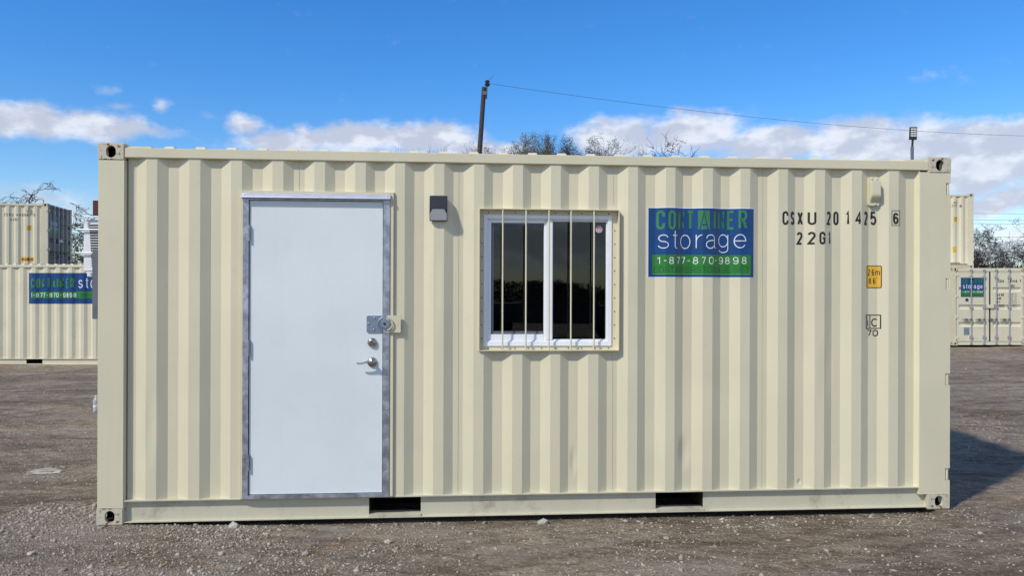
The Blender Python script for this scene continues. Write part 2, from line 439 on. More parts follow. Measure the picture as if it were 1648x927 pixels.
GL = {
    'C': [_can()], 'O': [_arc(.5, .78, .5, .22, 0, 180) + _arc(.5, .22, .5, .22, 180, 360) + [(1, .78)]],
    'N': [[(0, 0), (0, 1), (1, 0), (1, 1)]], 'T': [[(0, 1), (1, 1)], [(.5, 1), (.5, 0)]], 'I': [[(.5, 0), (.5, 1)]],
    'A': [[(0, 0), (.5, 1), (1, 0)], [(.17, .3), (.83, .3)]], 'E': [[(1, 1), (0, 1), (0, 0), (1, 0)], [(0, .52), (.85, .52)]],
    'F': [[(1, 1), (0, 1), (0, 0)], [(0, .52), (.85, .52)]],
    'R': [[(0, 0), (0, 1), (.5, 1)] + _arc(.5, .76, .48, .24, 90, -90) + [(0, .52)], [(.5, .52), (1, 0)]],
    'S': [_arc(.5, .75, .5, .25, 15, 270) + _arc(.5, .25, .5, .25, 90, -165)], 'G': [_can()[:-1] + [(1, .5), (.55, .5)]],
    'U': [[(0, 1)] + _arc(.5, .22, .5, .22, 180, 360) + [(1, 1)]], 'X': [[(0, 0), (1, 1)], [(0, 1), (1, 0)]],
    'M': [[(0, 0), (0, 1), (.5, .3), (1, 1), (1, 0)]], 'H': [[(0, 0), (0, 1)], [(1, 0), (1, 1)], [(0, .5), (1, .5)]],
    'K': [[(0, 0), (0, 1)], [(1, 1), (0, .42)], [(.3, .6), (1, 0)]], 'L': [[(0, 1), (0, 0), (1, 0)]],
    'B': [[(.5, 1), (0, 1), (0, 0), (.5, 0)], _arc(.5, .76, .42, .24, 90, -90) + [(0, .52)], _arc(.5, .26, .5, .26, 90, -90)],
    'P': [[(0, 0), (0, 1), (.5, 1)] + _arc(.5, .75, .48, .25, 90, -90) + [(0, .5)]],
    'Y': [[(0, 1), (.5, .5), (1, 1)], [(.5, .5), (.5, 0)]],
    '0': [_arc(.5, .76, .5, .24, 0, 180) + _arc(.5, .24, .5, .24, 180, 360) + [(1, .76)]],
    '1': [[(.05, .80), (.85, 1), (.85, 0)]], '2': [_arc(.5, .75, .5, .25, 165, -30) + [(0, 0), (1, 0)]],
    '3': [_arc(.45, .76, .5, .24, 150, -90), _arc(.45, .26, .55, .26, 90, -150)],
    '4': [[(.75, 0), (.75, 1), (0, .3), (1, .3)]], '5': [[(.92, 1), (.1, 1), (.05, .53)] + _arc(.5, .32, .5, .32, 135, -155)],
    '6': [_arc(.5, .74, .5, .26, 20, 180) + _arc(.5, .3, .5, .3, 180, 540)], '7': [[(0, 1), (1, 1), (.35, 0)]],
    '8': [_arc(.5, .76, .43, .24, 0, 360), _arc(.5, .26, .5, .26, 0, 360)],
    '9': [_arc(.5, .26, .5, .26, 200, 360) + _arc(.5, .7, .5, .3, 0, 360)],
    '-': [[(0, .5), (1, .5)]], '.': [[(.5, 0), (.5, .1)]], ',': [[(.7, .12), (.3, -.12)]], "'": [[(.5, .75), (.5, 1)]], '"': [[(.2, .75), (.2, 1)], [(.8, .75), (.8, 1)]],
    's': [_arc(.5, .75, .46, .25, 15, 270) + _arc(.5, .25, .5, .25, 90, -165)],
    't': [[(.5, 1)] + [(.5, .12)] + _arc(.78, .12, .28, .12, 180, 270) + [(1, 0)], [(0, .74), (1, .74)]],
    'o': [_arc(.5, .5, .5, .5, 0, 360, 24)], 'r': [[(0, 0), (0, 1)], _arc(1.0, .45, 1.0, .53, 170, 92)],
    'a': [[(.06, .72)] + _arc(.46, .74, .42, .26, 160, 0) + [(.88, .12)] + _arc(1.04, .12, .16, .12, 180, 260), [(.88, .60)] + _arc(.44, .27, .44, .29, 95, 265) + [(.6, .0), (.88, .2)]],
    'g': [_arc(.5, .66, .5, .34, 0, 360, 24), [(1, 1), (1, .2)] + _arc(.5, .2, .5, .2, 0, -160)],
    'e': [[(0, .52), (1, .52)] + _arc(.5, .5, .5, .5, 5, 325, 22)], 'i': [[(.5, 0), (.5, .72)], [(.5, .88), (.5, 1)]],
    'c': [_arc(.5, .5, .5, .5, 45, 315, 20)], 'm': [[(0, 0), (0, 1)], _arc(.25, .72, .25, .28, 180, 0) + [(.5, 0)], _arc(.75, .72, .25, .28, 180, 0) + [(1, 0)]],
    ' ': []}
GWID = {'I': .25, '1': .5, '.': .25, ',': .3, "'": .2, '"': .35, '-': .6, 'i': .25, 'm': 1.5, 'M': 1.25, ' ': .7, 't': .6, 'r': .6}


def ribbon(pts, w):
    """flat stroke of width w with mitred joints -> verts, quads"""
    P = [Vector(p) for p in pts]; closed = (P[0] - P[-1]).length < w * .05 and len(P) > 3
    Q = [P[0]]
    for p in P[1:]:
        if (p - Q[-1]).length > 1e-5: Q.append(p)
    if closed and (Q[0] - Q[-1]).length < w * .05: Q.pop()
    n = len(Q); vs = []
    for i in range(n):
        a = Q[i] - Q[i - 1] if (i > 0 or closed) else Q[1] - Q[0]
        b = Q[(i + 1) % n] - Q[i] if (i < n - 1 or closed) else Q[-1] - Q[-2]
        a.normalize(); b.normalize(); na = Vector((-a.y, a.x)); nb = Vector((-b.y, b.x)); m = na + nb
        if m.length < .3: m = na
        m.normalize(); k = 1 / max(.5, m.dot(na)); vs += [Q[i] + m * w / 2 * k, Q[i] - m * w / 2 * k]
    fs = [(2 * i, 2 * i + 1, 2 * ((i + 1) % n) + 1, 2 * ((i + 1) % n)) for i in range(n if closed else n - 1)]
    return vs, fs


def letters(text, x0, x1, z0, z1, w):
    """-> list of (verts, faces) filling the box"""
    wid = [GWID.get(c, 1.) for c in text]; gap = .42 if len(text) > 1 else 0; tot = sum(wid) + gap * (len(text) - 1)
    u = (x1 - x0) / tot; x = x0; out = []
    for c, k in zip(text, wid):
        a, b = x + w / 2, x + k * u - w / 2
        if b - a < w * .2: a = b = x + k * u / 2
        zb_, zt_ = (0, 1)
        if len(text) > 1 and c in 'sorae': zt_ = .74
        if len(text) > 1 and c == 'g': zb_, zt_ = -.26, .74
        for path in GL[c]:
            pts = [(a + p[0] * (b - a), z0 + w / 2 + (zb_ + p[1] * (zt_ - zb_)) * (z1 - z0 - w)) for p in path]
            out.append(ribbon(pts, w))
        x += (k + gap) * u
    return out


def rrect(x0, x1, z0, z1, r, n=4):
    pts = []
    for cx, cz, a0 in ((x1 - r, z1 - r, 0), (x0 + r, z1 - r, 90), (x0 + r, z0 + r, 180), (x1 - r, z0 + r, 270)):
        for k in range(n + 1):
            a = R(a0 + 90 * k / n); pts.append((cx + r * math.cos(a), cz + r * math.sin(a)))
    return pts


def decal(name, items, place, breaks, m, parent, off):
    """items: ('t', text, x0,x1,z0,z1, bold) or ('p', polygon). Laid on the corrugated sheet."""
    bm = bmesh.new()
    for it in items:
        if it[0] == 't':
            _, text, x0, x1, z0, z1, w = it
            for k, (v, f) in enumerate(letters(text, x0, x1, z0, z1, w)):
                vs = [bm.verts.new((p.x, -.00012 * (k % 3), p.y)) for p in v]
                for ff in f:
                    try: bm.faces.new([vs[i] for i in ff])
                    except ValueError: pass
        else:
            vs = [bm.verts.new((a, 0, b)) for a, b in it[1]]
            bm.faces.new(vs)
    xs = [v.co.x for v in bm.verts]; lo, hi = min(xs), max(xs)
    for x in breaks:
        if lo < x < hi:
            bmesh.ops.bisect_plane(bm, geom=bm.verts[:] + bm.edges[:] + bm.faces[:], dist=1e-6, plane_co=(x, 0, 0), plane_no=(1, 0, 0))
    for v in bm.verts: v.co = place(v.co.x, v.co.z, off - v.co.y)
    me = bpy.data.meshes.new(name); bm.to_mesh(me); bm.free(); me.materials.append(m)
    return link(bpy.data.objects.new(name, me), parent)


# ------------------------------------------------------------------ ground
def vnoise(x, y, seed=0):
    xi = np.floor(x).astype(np.int64); yi = np.floor(y).astype(np.int64); fx = x - xi; fy = y - yi
    def h(a, b):
        n = (a * 374761393 + b * 668265263 + seed * 982451653) & 0xffffffff
        n = ((n ^ (n >> 13)) * 1274126177) & 0xffffffff
        return ((n ^ (n >> 16)) & 0xffff) / 65535.0
    u = fx * fx * (3 - 2 * fx); w = fy * fy * (3 - 2 * fy)
    return (h(xi, yi) * (1 - u) + h(xi + 1, yi) * u) * (1 - w) + (h(xi, yi + 1) * (1 - u) + h(xi + 1, yi + 1) * u) * w


def fbm(x, y, o=4, seed=0):
    t = 0; a = .5
    for i in range(o): t = t + a * (vnoise(x * 2 ** i, y * 2 ** i, seed + i) - .5); a *= .5
    return t


def gheight(x, y):
    x = np.asarray(x, float); y = np.asarray(y, float)
    s = np.clip((y - 8.5) / 11, 0, 1); s = s * s * (3 - 2 * s)
    base = -.028 * ((x > -2.6) & (x < 3.1) & (y > 5.22) & (y < 8)) - .36 * s - .0035 * np.clip(x + 2.8, 0, 9) * np.clip(1 - np.abs(y - 6) / 6, 0, 1) - .004
    amp = np.clip((12 - np.abs(y - 3)) / 9, .35, 1)
    under = ((x > -3.0) & (x < 3.4) & (y > 5.0) & (y < 8.4))
    h = .045 * fbm(x * .9, y * 1.1, 5, 3) + .016 * fbm(x * 4, y * 4, 4, 9)
    rut = .15 * fbm(x * .30 + 3, y * 1.7, 5, 21) * np.clip((y - 6) / 3, 0, 1) * np.clip((60 - y) / 30, 0, 1) + .07 * fbm(x * 1.3, y * 3.2, 5, 41) * np.clip((y - 6) / 3, 0, 1) * np.clip((40 - y) / 20, 0, 1)
    near = np.clip(np.abs(y - 5.3) / .9, 0, 1) * 0 + 1
    h = h * np.where(under, .25, np.clip((np.abs(y - 5.35)) / 1.1, .35, 1)) * near
    return base + h * amp + rut


def build_ground():
    n = 620
    t = np.linspace(-1, 1, n)
    xs = 2.2 * np.sinh(t * 6.1); ys = 5.2 + 1.5 * np.sinh(t * 6.5)
    X, Y = np.meshgrid(xs, ys); Z = gheight(X, Y)
    v = np.stack([X.ravel(), Y.ravel(), Z.ravel()], 1).astype(np.float32)
    me = bpy.data.meshes.new('ground'); me.vertices.add(n * n); me.vertices.foreach_set('co', v.ravel())
    i = np.arange(n * n).reshape(n, n)
    q = np.stack([i[:-1, :-1], i[:-1, 1:], i[1:, 1:], i[1:, :-1]], -1).reshape(-1, 4)
    me.loops.add(q.size); me.loops.foreach_set('vertex_index', q.ravel().astype(np.int32))
    me.polygons.add(len(q)); me.polygons.foreach_set('loop_start', np.arange(0, q.size, 4, dtype=np.int32))
    me.polygons.foreach_set('loop_total', np.full(len(q), 4, dtype=np.int32))
    me.polygons.foreach_set('use_smooth', np.ones(len(q), dtype=bool)); me.update(); me.validate()
    me.materials.append(M['ground'])
    o = link(bpy.data.objects.new('ground', me)); o['kind'] = 'structure'


build_ground()


def rock_template(seed, sub=1):
    r = random.Random(seed); bm = bmesh.new(); bmesh.ops.create_icosphere(bm, subdivisions=sub, radius=1)
    ax = [Vector((r.gauss(0, 1), r.gauss(0, 1), r.gauss(0, 1))).normalized() for _ in range(7)]
    for v in bm.verts:
        for a in ax:
            d = v.co.dot(a)
            if d > .5: v.co -= a * (d - .5)
        v.co *= 1 + r.uniform(-.16, .16)
    vs = np.array([v.co[:] for v in bm.verts]); fs = np.array([[v.index for v in f.verts] for f in bm.faces]); bm.free()
    return vs, fs


def build_gravel():
    rs = np.random.RandomState(11)
    T = [rock_template(k) for k in range(8)]
    V = []; F = []; nb = 0
    def scatter(count, xr, yr, size, dens):
        nonlocal nb
        x = rs.uniform(*xr, count); y = rs.uniform(*yr, count)
        k = rs.uniform(0, 1, count) < dens(x, y)
        x, y = x[k], y[k]; z = gheight(x, y)
        inside = (x > -2.85) & (x < 3.2) & (y > 5.25 + (x + 2.8) * .0775) & (y < 7.7 + (x + 2.8) * .0775)
        x, y, z = x[~inside], y[~inside], z[~inside]
        s = size[0] * np.exp(np.abs(rs.normal(0, 1, len(x))) * size[1]); s = np.minimum(s, size[2])
        for i in range(len(x)):
            tv, tf = T[rs.randint(8)]
            a = rs.uniform(0, 6.283); c, sn = math.cos(a), math.sin(a)
            sc = s[i] * np.array([rs.uniform(.8, 1.4), rs.uniform(.7, 1.1), rs.uniform(.45, .8)])
            p = tv * sc; q = np.stack([p[:, 0] * c - p[:, 1] * sn, p[:, 0] * sn + p[:, 1] * c, p[:, 2]], 1)
            V.append(q + [x[i], y[i], z[i] + s[i] * .02]); F.append(tf + nb); nb += len(tv)
    left = lambda x, y: np.clip(.05 + 1.1 * np.exp(-((x + 2.6) / 1.5) ** 2) * np.clip(vnoise(x * 1.6, y * 2.4, 5) * 2.4 - .85, 0, 1)
                                + .35 * np.clip(vnoise(x * 1.3 + 7, y * 2.0, 8) * 2.2 - 1.2, 0, 1), 0, 1)
    scatter(60000, (-3.6, 3.8), (3.9, 5.75), (.0032, .50, .016), lambda x, y: np.clip(1.9 * vnoise(x * 1.1 + 3, y * 2.4, 31) * vnoise(x * 3.4, y * 5, 33) - .12 + left(x, y) * .75, .03, 1) * np.where(x > -.6, .45, 1))
    scatter(26000, (-3.6, 3.8), (3.9, 5.75), (.0050, .62, .028), left)
    scatter(1300, (-3.6, 3.8), (3.9, 5.75), (.009, .45, .032), left)
    side = lambda x, y: np.where((x < -2.6) | (x > 3.1), np.clip(vnoise(x * 1.1, y * 1.5, 15) * 2 - .55, .08, 1), 0)
    scatter(34000, (-9, 9), (5.2, 10), (.005, .50, .028), side)
    scatter(12000, (-14, 14), (9, 22), (.008, .5, .035), lambda x, y: np.where((x < -4.5) | (x > 4.5), .25, 0))
    V = np.concatenate(V).astype(np.float32); F = np.concatenate(F).astype(np.int32)
    me = bpy.data.meshes.new('gravel'); me.vertices.add(len(V)); me.vertices.foreach_set('co', V.ravel())
    me.loops.add(F.size); me.loops.foreach_set('vertex_index', F.ravel()); me.polygons.add(len(F))
    me.polygons.foreach_set('loop_start', np.arange(0, F.size, 3, dtype=np.int32)); me.polygons.foreach_set('loop_total', np.full(len(F), 3, dtype=np.int32))
    me.update(); me.materials.append(M['gravel'])
    o = link(bpy.data.objects.new('gravel', me)); o['kind'] = 'stuff'
    o['label'] = 'loose grey and pale gravel scattered over the brown dirt yard'; o['category'] = 'gravel'


build_gravel()


def ground_at(px, py, z=None):
    """point on the yard seen at a photograph pixel"""
    zz = 0.
    for _ in range(6):
        t = (CAMZ - zz) * FPX / (py - 463.5); x = (px - 824) / FPX * t
        zz = float(gheight(np.array([x]), np.array([t]))[0])
    return x, t, zz


for k, (px, py, w, lab) in enumerate([
        (376, 848, .05, 'angular pale stone lying by the shaded gap under the rail near the left casting'),
        (384, 856, .028, 'small pale stone in front of the angular stone below the bottom rail'),
        (1072, 868, .022, 'lone small white stone on brown dirt in the middle of the foreground'),
        (625, 874, .035, 'flat pale stone half sunk in dirt below the left forklift pocket'),
        (52, 893, .04, 'broad grey stone among the gravel at the bottom left corner'),
        (874, 843, .045, 'flat pale stone just in front of the shadow between the forklift pockets')]):
    x, y, z = ground_at(px, py)
    tv, tf = rock_template(40 + k, 2)
    me = bpy.data.meshes.new('stone'); me.from_pydata([tuple(p * (w, w * .8, w * .6)) for p in tv], [], [tuple(int(a) for a in f) for f in tf])
    me.materials.append(M['stone2']); o = link(bpy.data.objects.new('stone', me)); o.location = (x, y, z + w * .22); o.rotation_euler = (0, 0, k * 1.3)
    tag(o, lab, 'stone', 'larger stones in the yard')
# broad flat pale patch of caked limestone left of the container
x, y, z = ground_at(62, 761)
tv, tf = rock_template(90, 3)
me = bpy.data.meshes.new('flat_stone'); me.from_pydata([(p[0] * .20, p[1] * .13, p[2] * .02) for p in tv], [], [tuple(int(a) for a in f) for f in tf])
me.materials.append(M['stone']); o = link(bpy.data.objects.new('flat_stone', me)); o.location = (x, y, z + .004)
tag(o, 'broad flat pale rock slab bedded in the dirt left of the main container', 'rock')

# ------------------------------------------------------------------ container kit
CW = 2.438


def std_profile(x0, x1, o=.008, i=.044, pitch=.278):
    n = max(1, round((x1 - x0 - .07) / pitch)); p = (x1 - x0 - .07) / n; pts = [(x0, i)]
    for k in range(n):
        a = x0 + .07 + k * p - .07 + .0
        a = x0 + k * p
        pts += [(a + .07 * p / .278, i), (a + .138 * p / .278, o), (a + .21 * p / .278, o), (a + p, i)]
    pts.append((x1, i)); return pts


def prof_fn(pts):
    xs = np.array([p[0] for p in pts]); ds = np.array([p[1] for p in pts])
    return lambda x: float(np.interp(x, xs, ds))


def corrugated(pts, z0, z1, mapf, openings=(), nz=1):
    f = prof_fn(pts); xs = sorted(set([round(p[0], 5) for p in pts] + [round(v, 5) for o in openings for v in o[:2]]))
    zs = sorted(set([z0, z1] + [v for o in openings for v in o[2:]] + [z0 + (z1 - z0) * k / nz for k in range(1, nz)]))
    mb = MB(); idx = {}
    for i, x in enumerate(xs):
        for j, z in enumerate(zs): idx[i, j] = len(mb.v); mb.v.append(mapf(x, f(x), z))
    for i in range(len(xs) - 1):
        for j in range(len(zs) - 1):
            cx, cz = (xs[i] + xs[i + 1]) / 2, (zs[j] + zs[j + 1]) / 2
            if any(o[0] < cx < o[1] and o[2] < cz < o[3] for o in openings): continue
            mb.f.append((idx[i, j], idx[i + 1, j], idx[i + 1, j + 1], idx[i, j + 1])); mb.m.append(0)
    return mb


def casting_mesh(name, m, holes=True):
    """178 x 162 x 118 casting, outer corner at the origin, running to +x +y +z; holes in the x=0, y=0 and z=0 faces"""
    b = MB().box(0, .178, 0, .162, 0, .118).mesh(name, [m, M['dark']], bevel=.007)
    if not holes: return b
    o = bpy.data.objects.new('cut_body', b); COL.objects.link(o)
    c = MB()
    c.prism([(.089 + .0325 * math.cos(a), .06 + (.008 if math.sin(a) > 0 else -.008) + .032 * math.sin(a)) for a in [2 * math.pi * k / 20 + .01 for k in range(20)]], -.02, .09, 'y')
    c2 = MB().prism([(.08 + .03 * math.cos(a), .06 + (.008 if math.sin(a) > 0 else -.008) + .03 * math.sin(a)) for a in [2 * math.pi * k / 20 + .01 for k in range(20)]], -.02, .09, 'x')
    cav = MB().box(.025, .153, .025, .14, .02, .098)
    for q in (cav, c, c2):
        qm = q.mesh('cut', M['dark']); qo = bpy.data.objects.new('cut', qm); COL.objects.link(qo)
        md = o.modifiers.new('b', 'BOOLEAN'); md.object = qo; md.operation = 'DIFFERENCE'; md.solver = 'EXACT'
        bpy.context.view_layer.update()
        dg = bpy.context.evaluated_depsgraph_get(); nm = bpy.data.meshes.new_from_object(o.evaluated_get(dg))
        o.modifiers.clear(); o.data = nm; bpy.data.objects.remove(qo)
    nm = o.data; bpy.data.objects.remove(o); nm.name = name
    while len(nm.materials) > 2: nm.materials.pop()
    nm.materials[1] = M['hollow_shade']  # casting hollow coloured near black in place of its shade
    nm.polygons.foreach_set('material_index', [1 if (.02 < p_.center.x < .160 and .02 < p_.center.y < .145 and .015 < p_.center.z < .103) else 0 for p_ in nm.polygons])
    return nm


CAST = {}
def castings(root, L, H, m, who=None):
    k = m.name
    if k not in CAST: CAST[k] = casting_mesh('corner_casting', m)
    for ix, x in ((1, -.0), (-1, L)):
        for iy, y in ((1, -.004), (-1, CW + .004)):
            for iz, z in ((1, 0), (-1, H)):
                inst('corner_casting', CAST[k], root, (x - ix * .003, y, z), (ix, iy, iz))


def rear_end(root, L, H, m, mr, detail=True):
    """cargo door end, at x = L"""
    z0, z1 = .135, H - .125
    b = MB(); b.box(L - .10, L - .004, .17, CW - .17, z1, H - .02); b.build('door_header', mr, root, .004)
    b = MB(); b.box(L - .10, L - .004, .17, CW - .17, .02, z0 - .005); 
    b.build('door_sill', mr, root, .004)
    c = CW / 2
    for s in (0, 1):
        y0, y1 = (.10, c - .012) if s == 0 else (c + .012, CW - .10)
        d = MB(); nb = 3; h = (z1 - z0 - .02)
        # horizontal corrugations: recessed bands
        prof = [(L - .045, z0 + .01), (L - .012, z0 + .01)]
        zz = z0 + .01; 
        for k in range(4):
            a = zz + h * (.04 + .245 * k); 
            prof.append((L - .012, zz + h * (.25 * (k + 1)) - .09)) if k < 3 else None
            if k < 3: prof += [(L - .045, zz + h * .25 * (k + 1) - .05), (L - .045, zz + h * .25 * (k + 1) + .02), (L - .012, zz + h * .25 * (k + 1) + .06)]
        prof += [(L - .012, z1 - .012), (L - .045, z1 - .012)]
        n = len(prof)
        ya, yb = y0 + .09, y1 - .09
        d.add([(p[0], ya, p[1]) for p in prof] + [(p[0], yb, p[1]) for p in prof], [(i, i + 1, n + i + 1, n + i) for i in range(n - 1)])
        d.box(L - .05, L - .008, y0 + .014, ya, z0 + .01, z1 - .012); d.box(L - .05, L - .008, yb, y1 - .014, z0 + .01, z1 - .012)
        d.box(L - .05, L - .008, ya, yb, z0 + .01, z0 + .06); d.box(L - .05, L - .008, ya, yb, z1 - .06, z1 - .012)
        door = d.build('cargo_door', m, root)
        g = MB(); ring(g, 0, 1, 0, 1, .1, .1, .1, .1, 0, 1)
        g = MB(); t = .018
        g.box(L - .046, L - .014, y0, y0 + t, z0, z1); g.box(L - .046, L - .014, y1 - t, y1, z0, z1)
        g.box(L - .046, L - .014, y0 + t, y1 - t, z0, z0 + .014); g.box(L - .046, L - .014, y0 + t, y1 - t, z1 - .016, z1)
        g.build('door_gasket', M['gasket'], door)
        if not detail: continue
        for q in (.30, .70) if s == 0 else (.22, .62):
            yy = y0 + (y1 - y0) * ({.30: .44, .70: .83, .22: .17, .62: .56}[q])
            bar = MB(); bar.tube([(L + .022, yy, .04), (L + .022, yy, H - .05)], .017, 8)
            for zc in (.075, H - .075): bar.box(L - .004, L + .045, yy - .035, yy + .035, zc - .03, zc + .03)
            for zc in (z0 + .16, H * .5, z1 - .18): bar.box(L - .008, L + .04, yy - .045, yy + .045, zc - .045, zc + .045)
            br = bar.build('locking_bar', M['barmetal'], door, smooth=True)
            hh = MB(); sg = -1
            hz = H * .335
            hh.box(L + .03, L + .045, yy - .30, yy + .02, hz - .014, hz + .014); hh.box(L - .008, L + .05, yy - .19, yy - .13, hz - .03, hz + .035)
            hh.box(L + .018, L + .05, yy - .03, yy + .03, hz - .035, hz + .035)
            hh.build('door_handle', M['grey'], door, .003)
        for k in range(4):
            zc = z0 + .12 + k * (z1 - z0 - .24) / 3; yy = y0 - .01 if s == 0 else y1 + .01
            hb = MB().box(L - .012, L + .006, min(yy, yy + (.09 if s == 0 else -.09)), max(yy, yy + (.09 if s == 0 else -.09)), zc - .035, zc + .035)
            hb.tube([(L + .004, yy, zc - .05), (L + .004, yy, zc + .05)], .014, 8)
            hb.build('hinge', m, door)
    if detail:
        MB().box(L - .006, L + .04, c - .11, c + .11, H * .5 - .05, H * .5 + .06).build('lock_box', m, root, .006)


def posts(root, L, H, m, wl=.185, wr=.21, notch=True):
    zb, zt = .112, H - .112
    for y0, y1, s in ((.0, .11, 1), (CW - .11, CW, -1)):
        MB().box(.001, wl, y0, y1, zb, zt).build('corner_post', m, root, .005)
        q = MB()
        if notch:
            ya, yb = (0, .03) if s == 1 else (CW - .03, CW)
            zs = [zb]; hs = [.205, .912, 1.598, 2.29] if notch is True else notch
            poly = [(L - wr, zb), (L - .001, zb)]
            for zc in hs:
                zc = zc * (H / 2.591)
                poly += [(L - .001, zc - .044), (L - .036, zc - .044), (L - .036, zc + .044), (L - .001, zc + .044)]
            poly += [(L - .001, zt), (L - wr, zt)]
            # polygon split in boxes so it stays simple
            q.box(L - wr, L - .036, ya, yb, zb, zt)
            edge = [zb] + [v for zc in hs for v in (zc * H / 2.591 - .044, zc * H / 2.591 + .044)] + [zt]
            for k in range(0, len(edge), 2): q.box(L - .036, L - .001, ya, yb, edge[k], edge[k + 1])
            if s == 1: q.box(L - wr, L - .014, .03, .13, zb, zt)
            else: q.box(L - wr, L - .014, CW - .13, CW - .03, zb, zt)
        else: q.box(L - wr, L - .001, y0, y1, zb, zt)
        po = q.build('corner_post', m, root)
        if notch:
            for zc in hs:
                zc = zc * H / 2.591; yy = .016 if s == 1 else CW - .016
                MB().tube([(L - .016, yy, zc - .041), (L - .016, yy, zc + .041)], .012, 10).build('hinge', m, po, smooth=True)


ROOF = {}
def container(name, label, L, H, loc, rot, mats=('cream_far', 'cream_far', 'cream_dirty'), profile=None, openings=(), pockets=None, pitch=.278,
              group=None, detail=True, notch=True, wl=.185, wr=.21, lip=True, cat='shipping container'):
    mw, mr, mc = [M[k] for k in mats]
    root = thing(name, label, cat, loc, rot, group)
    if profile is None: profile = std_profile(wl, L - wr, pitch=pitch)
    ztop = H - .031 - .067
    f = corrugated(profile, .158, ztop + .004, lambda s, d, z: (s, d, z), openings)
    f.build('side_wall', mw, root, recalc=False)
    bk = corrugated(std_profile(wl, L - wr), .158, ztop + .004, lambda s, d, z: (s, CW - d, z))
    bk.build('side_wall', mw, root)
    corrugated(std_profile(.10, CW - .10, .012, .055), .14, H - .10, lambda s, d, z: (d, s, z)).build('end_wall', mw, root)
    castings(root, L, H, mc)
    posts(root, L, H, mw, wl, wr, notch)
    # top rails
    for a, b in ((.0, .044), (CW - .044, CW - .0)):
        MB().box(.172, L - .172, a, b, ztop, H - .031).build('top_rail', mw, root, .004)
    MB().box(.003, .075, .15, CW - .15, H - .11, H - .02).build('end_rail', mw, root, .004)
    MB().box(.003, .075, .15, CW - .15, .02, .14).build('end_rail', mr, root, .004)
    # bottom rails, C channel with forklift pockets
    pk = pockets or [(L / 2 - 1.09, L / 2 - .73), (L / 2 + .73, L / 2 + 1.09)]
    for side in (0, 1):
        Y = (lambda v: v) if side == 0 else (lambda v: CW - v)
        q = MB()
        def bx(x0, x1, a, b, z0, z1): q.box(x0, x1, min(Y(a), Y(b)), max(Y(a), Y(b)), z0, z1)
        a0, a1 = wl - .012, L - .172
        bx(a0, a1, .004, .055, .158, .166); bx(a0, a1, .006, .055, .014, .021)
        xs = [a0] + [v for p in pk for v in p] + [a1]
        for k in range(0, len(xs), 2): bx(xs[k], xs[k + 1], .034, .04, .0212, .1578)
        for p in pk: bx(p[0], p[1], .034, .04, .149, .1578); bx(p[0], p[1], .0065, .12, .0215, .034)
        q.build('bottom_rail', mr, root)
    for p in pk:
        q = MB(); q.box(p[0] - .006, p[0], .041, CW - .041, .022, .15); q.box(p[1], p[1] + .006, .041, CW - .041, .022, .15)
        q.box(p[0], p[1], .31, CW - .31, .022, .028); q.build('forklift_pocket', M['hollow_shade'], root)  # pocket insides near black, shade put into their colour
    MB().box(.08, L - .06, .0555, CW - .0555, .1515, .1575).build('floor', M['floor'], root)
    # roof sheet with ridges running across
    q = MB(); zr = H - .034; x = .40; q.box(.18, L - .18, .0445, CW - .0445, zr - .006, zr)
    while x < L - .35:
        a, b, c, d = x, x + .018, x + .072, x + .09
        for (y0, y1) in ((.046, CW - .046),):
            q.add([(a, y0, zr), (b, y0 + .02, zr + .026), (c, y0 + .02, zr + .026), (d, y0, zr), (a, y1, zr), (b, y1 - .02, zr + .026), (c, y1 - .02, zr + .026), (d, y1, zr)],
                  [(0, 1, 5, 4), (1, 2, 6, 5), (2, 3, 7, 6), (0, 3, 2, 1), (4, 5, 6, 7)])
        x += .209
    q.build('roof', mw, root, recalc=False)
    for xa in (.17, L - .34): MB().box(xa, xa + .17, .02, CW - .02, H - .034, H - .018).build('corner_plate', mw, root)
    rear_end(root, L, H, mw, mr, detail)
    return root, profile


def side_place(pf): return lambda u, v, off: Vector((u, pf(u) - off, v))
def end_place(L): return lambda u, v, off: Vector((L - .012 + off + .0, u, v))


# ------------------------------------------------------------------ main container
P0 = Vector(((155.5 - 824) / FPX * 5.19, 5.19, 0.0))
P1 = Vector(((1528.5 - 824) / FPX * 5.658, 5.658, -.021))
MLEN = (P1 - P0).length
YAW = math.atan2(P1.y - P0.y, P1.x - P0.x); TILT = math.asin(.021 / MLEN)
Rm = Matrix.Rotation(YAW, 3, 'Z') @ Matrix.Rotation(TILT, 3, 'Y')


def F(px, py, yd=0.):
    """photograph pixel -> (x, z) on the container's plane local y = yd"""
    D = Vector(((px - 824) / FPX, 1, (463.5 - py) / FPX)); n = Rm @ Vector((0, 1, 0)); C = Vector((0, 0, CAMZ))
    t = ((P0 - C).dot(n) + yd) / D.dot(n); q = Rm.transposed() @ (C + D * t - P0)
    return q.x, q.z


def FX(px, py=560, yd=0.): return F(px, py, yd)[0]
def FZ(px, py, yd=0.): return F(px, py, yd)[1]


